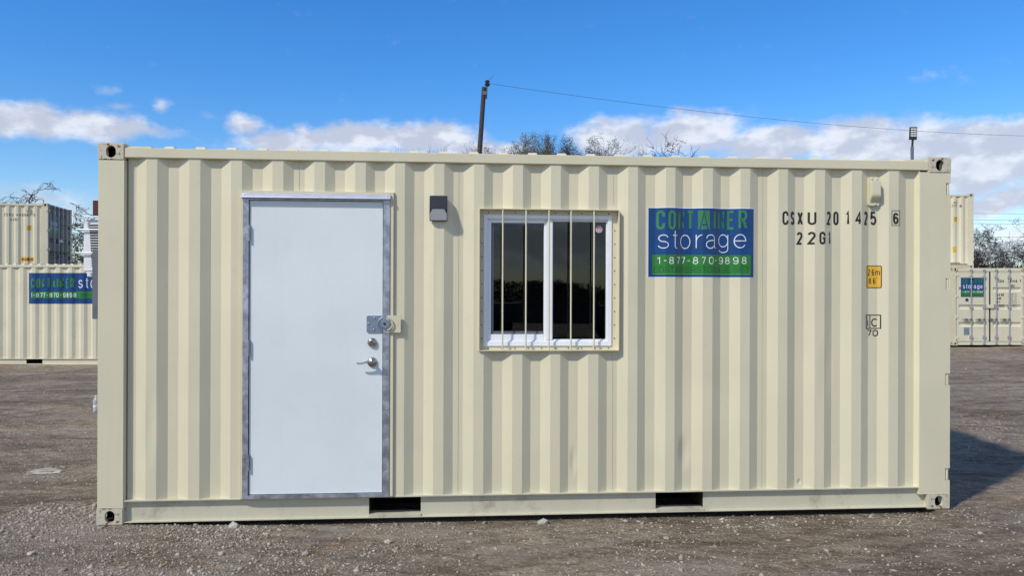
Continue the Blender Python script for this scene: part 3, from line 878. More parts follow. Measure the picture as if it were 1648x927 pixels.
I, O = .039, .008
edges = [(200, I), (219, I), (234.8, O), (252, O), (270.5, I), (287, I), (303.5, O), (321.4, O), (339, I), (355.5, I), (371, O), (388.5, O),
         (405.7, I), (422, I), (437.5, O), (455, O), (472, I), (489.4, I), (505, O), (522, O), (538.6, I), (554, I), (570.6, O), (587.6, O),
         (602.6, I), (618.5, I), (634.6, O), (650.6, O), (666, I), (681.7, I), (697.5, O), (714, O), (729, I), (745, I), (762, O), (778.3, O),
         (792.5, I), (808.3, I), (824.6, O), (840.7, O), (854, I), (869.6, I), (885.8, O), (901.7, O), (915, I), (930, I), (946.7, O), (963, O),
         (976.7, I), (993, I), (1010.3, O), (1025.8, O), (1038.2, I), (1053.5, I), (1071, O), (1086, O), (1098.5, I), (1113, I), (1130.7, O),
         (1146.4, O), (1159, I), (1173.5, I), (1191, O), (1206.5, O), (1219, I), (1234, I), (1252, O), (1267, O), (1278.7, I), (1293, I),
         (1311, O), (1326.7, O), (1338, I), (1352, I), (1370.4, O), (1386, O), (1397, I), (1411.5, I), (1430, O), (1445.5, O), (1457, I),
         (1470.5, I), (1479.7, .006)]
mprof = [(FX(px, 560, d), d) for px, d in edges]
mprof[0] = (.183, I)
WL = FX(200); WR = MLEN - FX(1480)
dx0, dx1 = FX(391), FX(627); dz1 = FZ(509, 312)
wx0, wx1 = FX(771.2), FX(996.3); wz0, wz1 = FZ(882, 564.3), FZ(882, 336.8)
pk = [(FX(593, 815), FX(677, 815)), (FX(1057, 805), FX(1134, 805))]
hz = [FZ(1522, y) * 2.591 / 2.591 for y in (764, 611, 457, 304)]
main, _ = container('shipping_container', 'cream corrugated container office with white door, barred window and company sign in the foreground',
                    MLEN, 2.591, P0, (0, TILT, YAW), ('cream', 'cream_rail', 'cream_casting'), mprof,
                    [(dx0, dx1, .158, dz1), (wx0, wx1, wz0, wz1)], pk, notch=hz, wl=WL, wr=WR, cat='container office')
MB().box(.1, MLEN - .1, CW - .12, CW - .10, .16, 2.45).build('inner_lining', M['inside'], main)
mpf = prof_fn(mprof); mbreak = [p[0] for p in mprof]; MP = side_place(mpf)

# vertical weld seams on the sheet joints
for px in (480.5, 737.3, 985.6, 1226):
    xx = FX(px, 560, I)
    b = MB(); zt_ = 2.49; zb_ = .168 if not dx0 < xx < dx1 else dz1 + .03
    if px == 985.6:
        b.box(xx - .0012, xx + .0012, I - .0022, I + .001, .168, wz0 - .03); b.build('weld_seam', M['cream_rail'], main); b = MB(); b.box(xx - .0012, xx + .0012, I - .0022, I + .001, wz1 + .05, zt_)
    else: b.box(xx - .0012, xx + .0012, I - .0022, I + .001, zb_, zt_)
    b.build('weld_seam', M['cream_rail'], main)

def add_dents(m, spots):
    N = NT(m.node_tree); bn = [n for n in N.n if n.type == 'BUMP'][0]; h = bn.inputs['Height'].links[0].from_socket
    P = [n for n in N.n if n.type == 'TEX_COORD'][0].outputs['Object']
    for x, z, rx, rz, d in spots:
        q = N.vmath('MULTIPLY', N.vmath('SUBTRACT', P, (x, 0, z)), (1 / rx, 0, 1 / rz))
        h = N.math('ADD', h, N.ramp(N.vmath('LENGTH', q), 0, 1, -d, 0))
    N.put(bn.inputs['Height'], h)


add_dents(M['cream'], [(FX(924, 745), FZ(924, 745), .035, .13, .006), (FX(1103, 730), FZ(1103, 730), .06, .16, .008), (FX(1290, 778), FZ(1290, 778), .02, .03, .006),
                       (FX(240, 690), FZ(240, 690), .07, .3, .006), (FX(700, 470), FZ(700, 470), .05, .35, .004), (FX(1330, 600), FZ(1330, 600), .08, .3, .005)])

# ---- personnel door
lipz = .166
ds = MB()
sx0, sx1 = FX(386.5), FX(634.2); st = FZ(509, 308)
ds.box(sx0, dx0, -.006, .05, lipz, st); ds.box(dx1, sx1, -.004, .05, lipz, st); ds.box(dx0, dx1, -.006, .05, dz1, st)
ds.box(FX(631.5), FX(633), -.010, -.0045, lipz, st)
surround = ds.build('door_surround', M['cream'], main, .0015)
gf = MB()
lz0, lz1 = FZ(509, 795), FZ(509, 323.5); lx0, lx1 = FX(401), FX(615.6)
sill = lipz + .012
gf.box(dx0 + .001, lx0 - .004, -.010, .045, lipz, dz1 - .001); gf.box(lx1 + .004, dx1 - .001, -.010, .045, lipz, dz1 - .001)
gf.box(lx0 - .004, lx1 + .004, -.008, .045, lz1 + .004, dz1 - .001); gf.box(lx0 - .004, lx1 + .004, -.012, .06, lipz, max(sill, lz0 - .004))
for k in range(19):
    zc = lipz + .06 + k * (dz1 - lipz - .12) / 18
    for xc in ((dx0 + lx0) / 2 - .008, (lx1 + dx1) / 2 + .010):
        gf.lathe([(.001, -.0125), (.0045, -.012), (.006, -.009)], (xc + rnd.uniform(-.003, .003), 0, zc), 'y', 8)
dframe = gf.build('door_frame', M['galv'], main)
dcap = MB(); cx0, cx1 = FX(388), FX(628)
zc0, zc1 = FZ(509, 319.5, -.03), FZ(509, 311.5, -.03)
dcap.prism([(-.010, zc0 + .004), (-.034, zc0), (-.036, zc0 + .004), (-.034, zc0 + .012), (-.011, zc1 + .002), (-.0062, zc1 + .002)], cx0, cx1, 'x')
for px in (393, 505, 622): dcap.lathe([(.002, -.031), (.006, -.029), (.006, -.018)], (FX(px), 0, (zc0 + zc1) / 2 + .004), 'y', 8)
dcap.build('drip_cap', M['cap'], main)
MB().box(lx0 - .0035, lx1 + .0035, .030, .034, sill, lz1 + .0035).build('door_rebate', M['dark'], main)
door = MB().box(lx0, lx1, .002, .029, lz0, lz1).build('door', M['door'], main, .0015)
for py in (375, 560, 745):
    a, b = FZ(401, py + 13), FZ(401, py - 13)
    h = MB().tube([(lx0 - .003, -.012, a), (lx0 - .003, -.012, b)], .008, 10); h.box(lx0 - .010, lx0 + .010, -.004, .0015, a + .004, b - .004)
    h.build('hinge', M['galv'], door, smooth=True)
# hasp plates and puck lock
pz0, pz1 = FZ(605, 535), FZ(605, 508)
h = MB().prism(rrect(FX(590), FX(615), pz0, pz1, .010), -.006, .0018, 'y')
for px, py in ((593, 521), (603, 511.5), (602, 531), ): h.lathe([(.001, -.012), (.005, -.010), (.007, -.0065)], (FX(px), 0, FZ(px, py)), 'y', 10)
h.build('hasp_plate', M['hasp'], door)
h = MB().prism(rrect(FX(622, 521, -.012), FX(645, 521, -.012), pz0 - .001, pz1 + .001, .008), -.018, -.0105, 'y')
for px, py in ((627, 511), (640, 521), (629, 532)): h.lathe([(.001, -.024), (.005, .0058), (.007, -.0185)], (FX(px), 0, FZ(px, py)), 'y', 10)
hp = h.build('hasp_plate', M['cream'], main); hp['label'] = 'cream half of the hasp'
cz = FZ(620, 521); cx = FX(620, 521, -.03)
lk = MB().lathe([(.0, -.034), (.030, -.034), (.033, -.030), (.033, -.012)], (cx, 0, cz), 'y', 28)
lock = lk.build('puck_lock', M['hasp'], main, smooth=True)
for sg in (-1, 1):
    pts = [(cx + sg * .006 + sg * .044 * math.cos(a), -.030, cz + .044 * math.sin(a)) for a in [R(-80 + 160 * k / 12) for k in range(13)]]
    MB().tube(pts, .0045, 8).build('shackle_guard', M['hasp'] if sg < 0 else M['cream_rail'], lock, smooth=True)
MB().lathe([(.0, -.037), (.009, -.037), (.009, -.033)], (cx - .004, 0, cz), 'y', 14).build('keyway', M['black'], lock)
# deadbolt, lever
q = MB().lathe([(.0, .0058), (.011, .0058), (.013, -.019), (.019, -.019), (.024, -.016), (.031, -.008), (.033, .0015)], (FX(599, 551.5), 0, FZ(599, 551.5)), 'y', 28)
db = q.build('deadbolt', M['steel'], door, smooth=True)
MB().box(FX(599) - .0015, FX(599) + .0015, -.0235, -.022, FZ(599, 551.5) - .006, FZ(599, 551.5) + .006).build('keyway', M['black'], db)
lx, lz = FX(599, 583), FZ(599, 583)
q = MB().lathe([(.0, -.050), (.012, -.050), (.014, -.044), (.012, -.02), (.018, -.016), (.031, -.010), (.035, .0015)], (lx, 0, lz), 'y', 28)
q.tube([(lx + .004, -.046, lz + .001), (lx - .03, -.048, lz + .006), (lx - .055, -.046, lz - .001), (lx - .08, -.044, lz - .006), (lx - .10, -.043, lz - .002)],
       [.009, .0075, .0065, .006, .005], 10)
q.build('lever_handle', M['steel'], door, smooth=True)

# ---- wall light
a0, a1 = FX(691.5, 335), FX(720, 335); z0, z1 = FZ(706, 355.5, -.02), FZ(706, 314.5, -.02); yw = O - .001
q = MB(); H_ = z1 - z0
q.prism([(yw, z1), (yw - .022, z1), (yw - .062, z0 + .44 * H_), (yw - .062, z0 + .40 * H_), (yw - .026, z0 + .0), (yw, z0)], a0, a1, 'x')
wl_ = q.build('wall_light', M['black'], main, .004)
q = MB(); e = .007
def lp(u, v, o_=.003):   # on the lower sloping face
    t = v; y = yw - .063 + .036 * (1 - t); return (u, y - o_, z0 + .004 + t * .385 * H_)
w_ = a1 - a0
e = .004
ring_pts = [(a0 + e + .002, 0), (a1 - e, 0), (a1 - e + .002, .62), (a1 - e - .017, 1.08), (a0 + e + .017, 1.08), (a0 + e - .001, .62)]
fr = [lp(u, v, .006) for u, v in ring_pts]; bk_ = [lp(u, v, -.02) for u, v in ring_pts]
q.add(fr + bk_, [(0, 1, 2, 3, 4, 5)] + [(i, (i + 1) % 6, (i + 1) % 6 + 6, i + 6) for i in range(6)])
q.build('light_lens', M['lens'], wl_, .002)

# ---- window
GY = -.008
gx0, gx1, gz0, gz1 = FX(770.5, 450, GY), FX(997, 450, GY), FZ(883, 565, GY), FZ(883, 336, GY)
yF = .046
g = MB(); t = .006
ring(g, gx0, gx1, gz0, gz1, t, t, t, t, GY, .06)
# back flange the guard is welded to
ring(g, gx0 + t, gx1 - t, gz0 + t, gz1 - t, FX(780, 450, yF) - gx0 - t, gx1 - t - FX(983, 450, yF), FZ(883, 555, yF) - gz0 - t, gz1 - t - FZ(883, 348, yF), yF, yF + .005)
guard = g.build('window_guard', M['cream'], main)
for px in (809, 846.5, 883.5, 919, 956):
    xx = FX(px, 450, .0); MB().tube([(xx, .0, gz0 + .0065), (xx, .0, gz1 - .0065)], .0058, 12).build('guard_bar', M['cream_far'], guard, smooth=True)
q = MB()
for k in range(9):
    zc = FZ(775, 545 - k * 22, yF)
    for px in (775.3, 989): q.lathe([(.001, yF - .004), (.004, yF - .003), (.005, yF - .0003)], (FX(px, 450, yF), 0, zc), 'y', 8)
for k in range(10):
    for py in (560.5, 343): q.lathe([(.001, yF - .004), (.004, yF - .003), (.005, yF - .0003)], (FX(786 + k * 21.5, 450, yF), 0, FZ(883, py, yF)), 'y', 8)
q.build('screw_row', M['grey'], guard)
WO = .055
vx0, vx1, vz0, vz1 = FX(778.5, 450, .036), FX(984.5, 450, .036), FZ(883, 557, .036), FZ(883, 346.5, .036)
w = MB(); mxa, mxb = FX(877, 450, .05), FX(889, 450, .05)
ring(w, vx0, vx1, vz0, vz1, .026, .030, .030, .026, -.018 + WO, .05 + WO)
ring(w, vx0 + .026, vx1 - .03, vz0 + .030, vz1 - .026, .008, .008, .012, .008, -.006 + WO, .05 + WO)
w.box(mxa + .010, mxb, -.010 + WO, .045 + WO, vz0 + .042, vz1 - .034)
win = w.build('window', M['white'], main, .002)
px0, px1, pz0_, pz1_ = FX(790, 450, .02 + WO), FX(875, 450, .02 + WO), FZ(832, 538, .02 + WO), FZ(832, 359, .02 + WO)
s_ = MB(); ring(s_, vx0 + .034, mxa + .0095, vz0 + .042, vz1 - .034, px0 - vx0 - .034, mxa + .0095 - px1, pz0_ - vz0 - .042, vz1 - .034 - pz1_, .002 + WO, .04 + WO)
sash = s_.build('sash', M['white'], win, .002)
MB().box(px0, px0 + .018, .014 + WO, .018 + WO, pz0_, pz1_).box(px0 + .018, px1, .014 + WO, .018 + WO, pz0_, pz0_ + .022).box(px0 + .018, px1, .014 + WO, .018 + WO, pz1_ - .016, pz1_).build('screen_frame', M['grey'], win)
MB().box(px0, px1, .026 + WO, .030 + WO, pz0_, pz1_).build('pane', M['glass'], win)
qx0, qx1, qz0, qz1 = mxb, FX(975.5, 450, .01 + WO), FZ(932, 546, .01 + WO), FZ(932, 357, .01 + WO)
s_ = MB(); ring(s_, mxb + .0005, vx1 - .038, vz0 + .042, vz1 - .034, .004, vx1 - .038 - qx1, max(.004, qz0 - vz0 - .042), max(.004, vz1 - .034 - qz1), .004 + WO, .04 + WO)
s_.build('sash', M['white'], win, .0015)
MB().box(mxb + .0045, qx1, .016 + WO, .020 + WO, qz0, qz1).build('pane', M['glass'], win)
sx, sz = FX(964, 369, .016 + WO), FZ(964, 369, .016 + WO)
st_ = decal('round_sticker', [('p', [(sx + .024 * math.cos(2 * math.pi * k / 28), sz + .024 * math.sin(2 * math.pi * k / 28)) for k in range(28)])],
            lambda u, v, off: Vector((u, .016 + WO - off, v)), [], M['swhite'], win, .0008)
decal('sticker_print', [('p', [(sx + .020 * math.cos(2 * math.pi * k / 28), sz + .020 * math.sin(2 * math.pi * k / 28)) for k in range(28)])],
      lambda u, v, off: Vector((u, .016 + WO - off, v)), [], M['pink'], win, .0014)
decal('sticker_print', [('p', rrect(sx - .013, sx + .013, sz - .002, sz + .002, .001)), ('p', rrect(sx - .008, sx + .009, sz + .006, sz + .010, .001)), ('p', rrect(sx - .010, sx + .006, sz - .011, sz - .008, .001))],
      lambda u, v, off: Vector((u, .016 + WO - off, v)), [], M['swhite'], win, .0020)

# ---- vent
VO = .022
va, vb = FX(1401, 308, -.01), FX(1418.5, 308, -.01); c0, c1 = FZ(1409, 330.5), FZ(1409, 284)
q = MB().prism(rrect(va, vb, c0, c1, .014), VO - .006, VO + .002, 'y')
for fx, fz in ((.28, .93), (.72, .92), (.6, .055)): q.lathe([(.001, VO - .014), (.006, VO - .012), (.008, VO - .0065)], (va + fx * (vb - va), 0, c0 + fz * (c1 - c0)), 'y', 8)
vent = q.build('vent', M['cream'], main)
ha, hb, hc = FZ(1409, 322, -.03), FZ(1409, 315, -.03), FZ(1409, 290, -.02)
MB().prism([(VO - .0065, ha - .012), (VO - .034, hb - .004), (VO - .038, hb + .01), (VO - .034, hc - .004), (VO - .0065, hc + .004)], va + .008, vb - .003, 'x').build('vent_hood', M['cream'], vent, .004)
MB().box(va + .002, vb - .002, VO + .0022, I, c0 + .004, c1 - .004).build('vent_backing', M['cream'], vent, .003)

# ---- company sign and lettering
def T(s, x0, x1, y0, y1, bold=0.):
    """lettering filling a box given in photograph pixels on the sheet"""
    xm = (x0 + x1) / 2
    return ('t', s, FX(x0, 450, .026), FX(x1, 450, .026), FZ(xm, y1, .026), FZ(xm, y0, .026), bold)
def RP(x0, x1, y0, y1, r=.0):
    a, b, c, d = FX(x0, 450, .026), FX(x1, 450, .026), FZ((x0 + x1) / 2, y1, .026), FZ((x0 + x1) / 2, y0, .026)
    return ('p', rrect(a, b, c, d, r) if r else [(a, c), (b, c), (b, d), (a, d)])


sign = decal('sign', [RP(1042.6, 1213.4, 334, 447.2)], MP, mbreak, M['swhite'], main, .0008)
decal('sign_field', [RP(1043.8, 1212.2, 335.3, 446)], MP, mbreak, M['navy'], sign, .0014)
decal('sign_band', [RP(1050, 1207, 410, 442.3)], MP, mbreak, M['band'], sign, .0020)
xs = [(1056, 1069), (1074, 1086.5), (1091, 1101.5), (1105, 1117.5), None, (1147, 1150.5), (1155, 1166), (1170.5, 1182), (1187, 1201)]
it = [T(c, s[0], s[1], 338.5, 369.5, .0140 if c == 'N' else .0185) for c, s in zip('CONTAINER', xs) if s]
decal('lettering', it + [RP(1122.5, 1140.5, 339, 369.5)], MP, mbreak, M['sgreen'], sign, .0026)
decal('lettering', [T('A', 1124, 1139, 340.5, 371.5, .0095)], MP, mbreak, M['navy'], sign, .0032)
it = [T('s', 1058.5, 1075, 377.5, 400, .0058), T('t', 1081, 1089.5, 371, 400, .0058), T('o', 1094.5, 1111.5, 377.5, 400.5, .0058), T('r', 1119.5, 1129.5, 377, 400, .0058),
      T('a', 1134.5, 1151, 377.5, 400, .0058), T('g', 1156, 1172.5, 377, 407, .0058), T('e', 1180.5, 1199, 377, 399.5, .0058)]
decal('lettering', it, MP, mbreak, M['swhite'], sign, .0026)
ph = '1-877-870-9898'; pw = [(1057, 1062.5), (1068, 1071), (1075.5, 1083), (1088, 1094), (1097, 1103), (1107.5, 1110.5), (1115.5, 1123), (1128, 1134), (1139.5, 1147), (1150, 1152.5), (1157, 1164), (1167.5, 1175), (1179.5, 1187), (1192, 1199.5)]
decal('lettering', [T(c, a - 1, b + 1, 418.7, 420.2, .0045) if c == '-' else T(c, a, b, 413.7, 425, .0048) for c, (a, b) in zip(ph, pw)], MP, mbreak, M['swhite'], sign, .0028)
url = 'CONTAINERSTORAGE.NET'; x = 1052.5; it = []
decal('sign_line', [RP(1052, 1205, 440.9, 441.7)], MP, mbreak, simple('pale_green_line', (.12, .40, .12), .4), sign, .0028); wd = {'I': 1.5, '.': 1.6}
tot = sum(wd.get(c, 6.2) + 1.5 for c in url); k = 153.5 / tot
for c in url:
    w1 = wd.get(c, 6.2) * k; it.append(T(c, x, x + w1, 438.4 if c == '.' else 429, 439.4, .0042)); x += w1 + 1.5 * k
decal('lettering', it, MP, mbreak, M['dgreen'], sign, .0028)

gl = [('C', 1257, 1267), ('S', 1271.5, 1279), ('X', 1284, 1293), ('U', 1299.5, 1311.5), ('2', 1329, 1337.5), ('0', 1342, 1350.5), ('1', 1360.5, 1365.5), ('4', 1374, 1384.5), ('2', 1389.5, 1397), ('5', 1401.5, 1411.5)]
decal('container_number', [T(c, a, b, 340, 362, .015) for c, a, b in gl] + [T('6', 1434.5, 1443.5, 342.5, 361, .015)], MP, mbreak, M['ink'], main, .0012)
bxs = [RP(1432.3, 1433.2, 338.8, 363.5), RP(1445.2, 1446.1, 338.8, 363.5), RP(1433.2, 1445.2, 338.8, 339.7), RP(1433.2, 1445.2, 362.6, 363.5)]
decal('check_digit_box', bxs, MP, mbreak, M['ink'], main, .0010)
decal('container_number', [T('2', 1283, 1292.5, 373, 393.5, .015), T('2', 1299.5, 1310.5, 373, 393.5, .015), T('G', 1316.5, 1326.5, 373, 393.5, .015), T('1', 1332.5, 1337, 373, 393.5, .015)], MP, mbreak, M['ink'], main, .0012)
stk = decal('height_sticker', [RP(1395.2, 1419.3, 427.3, 463.8, .012)], MP, mbreak, M['brownink'], main, .0008)
decal('sticker_field', [RP(1396.5, 1418, 428.6, 462.5, .009)], MP, mbreak, M['yellow'], stk, .0014)
decal('lettering', [T('2', 1397.8, 1401.6, 433, 443.5, .0055), T(',', 1402.2, 1403.4, 441, 445.5, .004), T('6', 1404.2, 1408, 433, 443.5, .0055), T('m', 1409.6, 1416.6, 435.8, 443.3, .005)], MP, mbreak, M['brownink'], stk, .0020)
decal('lettering', [T('8', 1399.2, 1403.2, 447.5, 457, .0055), T("'", 1404.2, 1405.4, 447.5, 451, .004), T('6', 1406.4, 1410.4, 447.5, 457, .0055), T('"', 1411.6, 1414.6, 447.5, 450.8, .0035)], MP, mbreak, M['brownink'], stk, .0020)
decal('rail_mark', [RP(1394, 1395.6, 506.6, 529.4), RP(1400.9, 1402.3, 508, 528), RP(1416.9, 1418.5, 506.6, 529.4), RP(1395.6, 1416.9, 506.6, 508), RP(1395.6, 1416.9, 528, 529.4),
                    T('i', 1396.8, 1399.4, 510.5, 526, .0085), T('c', 1403.6, 1414.8, 512.5, 526, .0085)], MP, mbreak, M['ink'], main, .0012)
decal('rail_mark', [T('7', 1397, 1404.3, 531, 541.5, .0075), T('0', 1406, 1414.5, 531, 541.5, .0075)], MP, mbreak, M['ink'], main, .0012)

# ------------------------------------------------------------------ other containers
def gz(x, y): return float(gheight(np.array([x]), np.array([y]))[0])
def on_plane(px, Y): return (px - 824) / FPX * Y


def rect(x0, x1, z0, z1): return ('p', [(x0, z0), (x1, z0), (x1, z1), (x0, z1)])


def mini_sign(root, place, brk, x0, x1, z0, z1, off=.0):
    """tall company sign, same artwork as on the near container"""
    W_, H_ = x1 - x0, z1 - z0
    X = lambda u: x0 + u * W_; Z = lambda v: z0 + v * H_
    s = decal('sign', [rect(x0, x1, z0, z1)], place, brk, M['navy'], root, .002 + off)
    decal('sign_band', [rect(X(.03), X(.97), Z(.04), Z(.33))], place, brk, M['band'], s, .004 + off)
    decal('lettering', [('t', 'CONTAINER', X(.07), X(.94), Z(.70), Z(.97), .019)], place, brk, M['sgreen'], s, .006 + off)
    decal('lettering', [('t', 'storage', X(.08), X(.93), Z(.43), Z(.67), .016)], place, brk, M['swhite'], s, .006 + off)
    decal('lettering', [('t', ph, X(.07), X(.93), Z(.21), Z(.31), .008)], place, brk, M['swhite'], s, .006 + off)
    decal('lettering', [('t', url, X(.05), X(.95), Z(.06), Z(.16), .006)], place, brk, M['dgreen'], s, .006 + off)


def side_code(root, pf, L, H, number, typ, sticker=True, hazard=False):
    pl = side_place(prof_fn(pf)); br = [p[0] for p in pf]
    a, b, c = number; z = H - .38
    decal('container_number', [('t', a, L - 1.42, L - 1.12, z - .1, z, .016), ('t', b, L - 1.02, L - .58, z - .1, z, .016), ('t', c, L - .47, L - .41, z - .1, z, .016)], pl, br, M['ink'], root, .0015)
    decal('container_number', [('t', typ, L - 1.22, L - .96, z - .27, z - .17, .016)], pl, br, M['ink'], root, .0015)
    if sticker:
        s = decal('height_sticker', [rect(L - .68, L - .54, H - .98, H - .80)], pl, br, M['yellow'], root, .001)
        decal('lettering', [('t', '2,9m' if H > 2.7 else '2,6m', L - .66, L - .56, H - .87, H - .83, .006), ('t', "9'6\"" if H > 2.7 else "8'6\"", L - .66, L - .56, H - .95, H - .91, .006)], pl, br, M['brownink'], s, .003)
    q = MB().box(L - .70, L - .62, -.03, .03, H - .30, H - .14); q.build('vent', M['cream_far'], root, .01)
    if hazard:
        s = decal('hazard_strip', [rect(L - .98, L - .56, H - .21, H - .12)], pl, br, M['yellow'], root, .001)
        decal('lettering', [('t', "9'6\" HIGH", L - .96, L - .60, H - .19, H - .14, .01)], pl, br, M['brownink'], s, .003)


# long sign container at left
Y = 19.56; x_end = -9.3; z = 1.608 + (463.5 - 588) / FPX * Y
LL = 12.192
lc, lpf = container('shipping_container', 'long cream container on the ground at left wearing the wide navy company banner', LL, 2.591,
                    (x_end - LL, Y, z), (0, 0, 0), pitch=.305, pockets=[(LL - (x_end + 0) + 0 - 0, LL)] and [(on_plane(41, Y) - x_end + LL, on_plane(67, Y) - x_end + LL)], group='cream shipping containers in the yard')
pl = side_place(prof_fn(lpf)); br = [p[0] for p in lpf]
def LX(px): return on_plane(px, Y) - (x_end - LL)
def LZ(py): return 1.608 + (463.5 - py) / FPX * Y - z
s = decal('sign', [rect(LX(45), LX(205), LZ(489), LZ(439.3))], pl, br, M['navy'], lc, .002)
decal('sign_band', [rect(LX(49), LX(201), LZ(480), LZ(469.5))], pl, br, M['band'], s, .004)
decal('lettering', [('t', 'CONTAINER', LX(49), LX(119), LZ(463.5), LZ(447.5), .042)], pl, br, M['sgreen'], s, .006)
decal('lettering', [('t', 'storage', LX(125), LX(195), LZ(463.5), LZ(446.5), .022)], pl, br, M['swhite'], s, .006)
decal('lettering', [('t', ph, LX(49.5), LX(121.5), LZ(478.5), LZ(471.5), .014)], pl, br, M['swhite'], s, .006)
decal('lettering', [('t', url, LX(128), LX(198), LZ(478), LZ(472), .012)], pl, br, M['dgreen'], s, .006)

# stack further left: high cube on the ground, 40 ft on top with dark door end
Y2 = 27.5; xr = on_plane(77, Y2)
zt = 1.608 + (463.5 - 327) / FPX * Y2
zb = zt - 2.591
Yw = R(12); yc = Vector((math.cos(Yw), math.sin(Yw), 0)) * LL
org = Vector((xr, Y2, 0)) - yc
hc, hpf = container('shipping_container', 'lower cream container of the far left stack, mostly hidden behind the banner container', LL, 2.591,
                    (org.x, org.y, zb - 2.595), (0, 0, Yw), detail=False, pitch=.30, group='cream shipping containers in the yard')
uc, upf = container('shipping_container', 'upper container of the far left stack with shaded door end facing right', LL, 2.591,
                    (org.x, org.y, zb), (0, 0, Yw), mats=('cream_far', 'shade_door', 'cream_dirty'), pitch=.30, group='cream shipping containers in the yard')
side_code(uc, upf, LL, 2.591, ('CSXU', '440081', '5'), '42G1')
hs_ = decal('hazard_strip', [rect(LL - .88, LL - .46, .50, .66)], side_place(prof_fn(upf)), [p[0] for p in upf], M['yellow'], uc, .001)
decal('lettering', [('t', 'HIGH', LL - .85, LL - .49, .53, .63, .025)], side_place(prof_fn(upf)), [p[0] for p in upf], M['brownink'], hs_, .003)
mini_sign(uc, end_place(LL), [], .22, 1.02, 1.55, 2.22)
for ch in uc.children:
    if ch.name.startswith('cargo_door'): ch.data.materials[0] = M['shade_door']  # doors take the paint with the shade darkened in

# right group
Y3 = 25.5; z3 = 1.608 + (463.5 - 556.5) / FPX * Y3
L20 = 6.058
dc, dpf = container('shipping_container', 'cream container at right with closed cargo doors facing the camera', L20, 2.591,
                    (on_plane(1534, Y3), Y3 + L20, z3), (0, 0, R(-90)), group='cream shipping containers in the yard')
pe = end_place(L20)
mini_sign(dc, lambda u, v, off: pe(u, v, off + .0), [], .26, 1.03, 1.62, 2.26, .004)
decal('container_number', [('t', 'CSXU', 1.50, 1.68, 2.10, 2.19, .014), ('t', '201446', 1.83, 2.12, 2.10, 2.19, .014), ('t', '7', 2.20, 2.25, 2.10, 2.19, .014)], pe, [], M['ink'], dc, .008)
decal('container_number', [('t', '22G1', 1.86, 2.04, 1.94, 2.03, .014)], pe, [], M['ink'], dc, .008)
for t_, x1_, zz in (('MAX.GR', 1.68, 1.65), ('TARE', 1.60, 1.53), ('NET', 1.56, 1.41), ('CU.CAP', 1.68, 1.29)):
    decal('weight_marking', [('t', t_, 1.41, x1_, zz, zz + .08, .014)], pe, [], M['ink'], dc, .008)
for t_, zz in (('30480 KG', 1.70), ('67200 LB', 1.64), ('2200 KG', 1.58), ('4850 LB', 1.52), ('28280 KG', 1.46), ('62350 LB', 1.40), ('33.2 CU.M', 1.34), ('1173 CU.FT', 1.28)):
    decal('weight_marking', [('t', t_, 1.84, 2.10, zz, zz + .038, .006)], pe, [], M['greyink'], dc, .008)
decal('round_mark', [('p', [(.46 + .055 * math.cos(2 * math.pi * k / 24), 1.52 + .055 * math.sin(2 * math.pi * k / 24)) for k in range(24)])], pe, [], simple('blue_ink', (.02, .03, .16), .4), dc, .008)
decal('data_plate', [rect(.36, .54, .36, .60)], pe, [], M['hasp'], dc, .008)

Y4 = 26.6; xr4 = on_plane(1567, Y4); zt4 = 1.608 + (463.5 - 312) / FPX * Y4
rc, rpf = container('shipping_container', 'cream container lying crosswise on top of the right cargo door container', L20, 2.591,
                    (xr4 - L20, Y4, z3 + 2.591 + .004), (0, 0, 0), mats=('cream_far', 'cream_dirty', 'cream_dirty'), group='cream shipping containers in the yard')
side_code(rc, rpf, L20, 2.591, ('CSXU', '440111', '8'), '22G1')
decal('height_sticker', [rect(L20 - .72, L20 - .58, .55, .75)], side_place(prof_fn(rpf)), [p[0] for p in rpf], M['yellow'], rc, .001)
decal('rust_patch', [rect(L20 - 1.3, L20 - .45, .163, .20)], side_place(prof_fn(rpf)), [p[0] for p in rpf], simple('rust', (.32, .12, .03), .8, var=.5, scale=20), rc, .001)
nb_, npf = container('shipping_container', 'cream container left of the cargo door container, carrying the left end of the crosswise one', L20, 2.591,
                     (on_plane(1534, Y3) - 4.3, Y3 + L20 + .4, z3), (0, 0, R(-90)), detail=False, group='cream shipping containers in the yard')

# container with the air conditioner, behind the main one at left
Y5 = 10.0; x5 = on_plane(159.5, Y5); z5 = gz(x5, Y5) + .0
oc, opf = container('shipping_container', 'container hidden behind the main one with white air conditioner on its left end', L20, 2.591,
                    (x5, Y5, z5), (0, 0, 0), detail=False, group='cream shipping containers in the yard')
def A(px, py): return on_plane(px, Y5 + .5) - x5, 1.608 + (463.5 - py) / FPX * (Y5 + .5) - z5
ax0 = A(134, 400)[0]; az1 = A(134, 355)[1]; az0 = A(134, 437)[1]
q = MB(); q.box(ax0, .012, .5, 1.45, az0, az1)
ac = q.build('air_conditioner', M['acwhite'], oc, .012)
q = MB()
for k in range(17):
    zz = az1 - .06 - k * (az1 - az0 - .14) / 16; q.box(ax0 + .085 + (.002 * k), -.02, .4955, .51, zz - .012, zz + .006)
q.build('louver_row', M['dark'], ac)
q = MB(); q.box(ax0 + .02, -.0, .49, 1.46, az1 - .0, az1 + .012); q.box(ax0 + .05, .0, .5, 1.4, az0 - .07, az0 - .0); q.build('cabinet_trim', M['acwhite'], ac, .004)
q = MB()
q.tube([(.0, .46, az1 + .05), (ax0 + .06, .46, az1 + .05), (ax0 + .03, .46, az1 + .02), (ax0 + .03, .46, az1 - .04)], .010, 8)
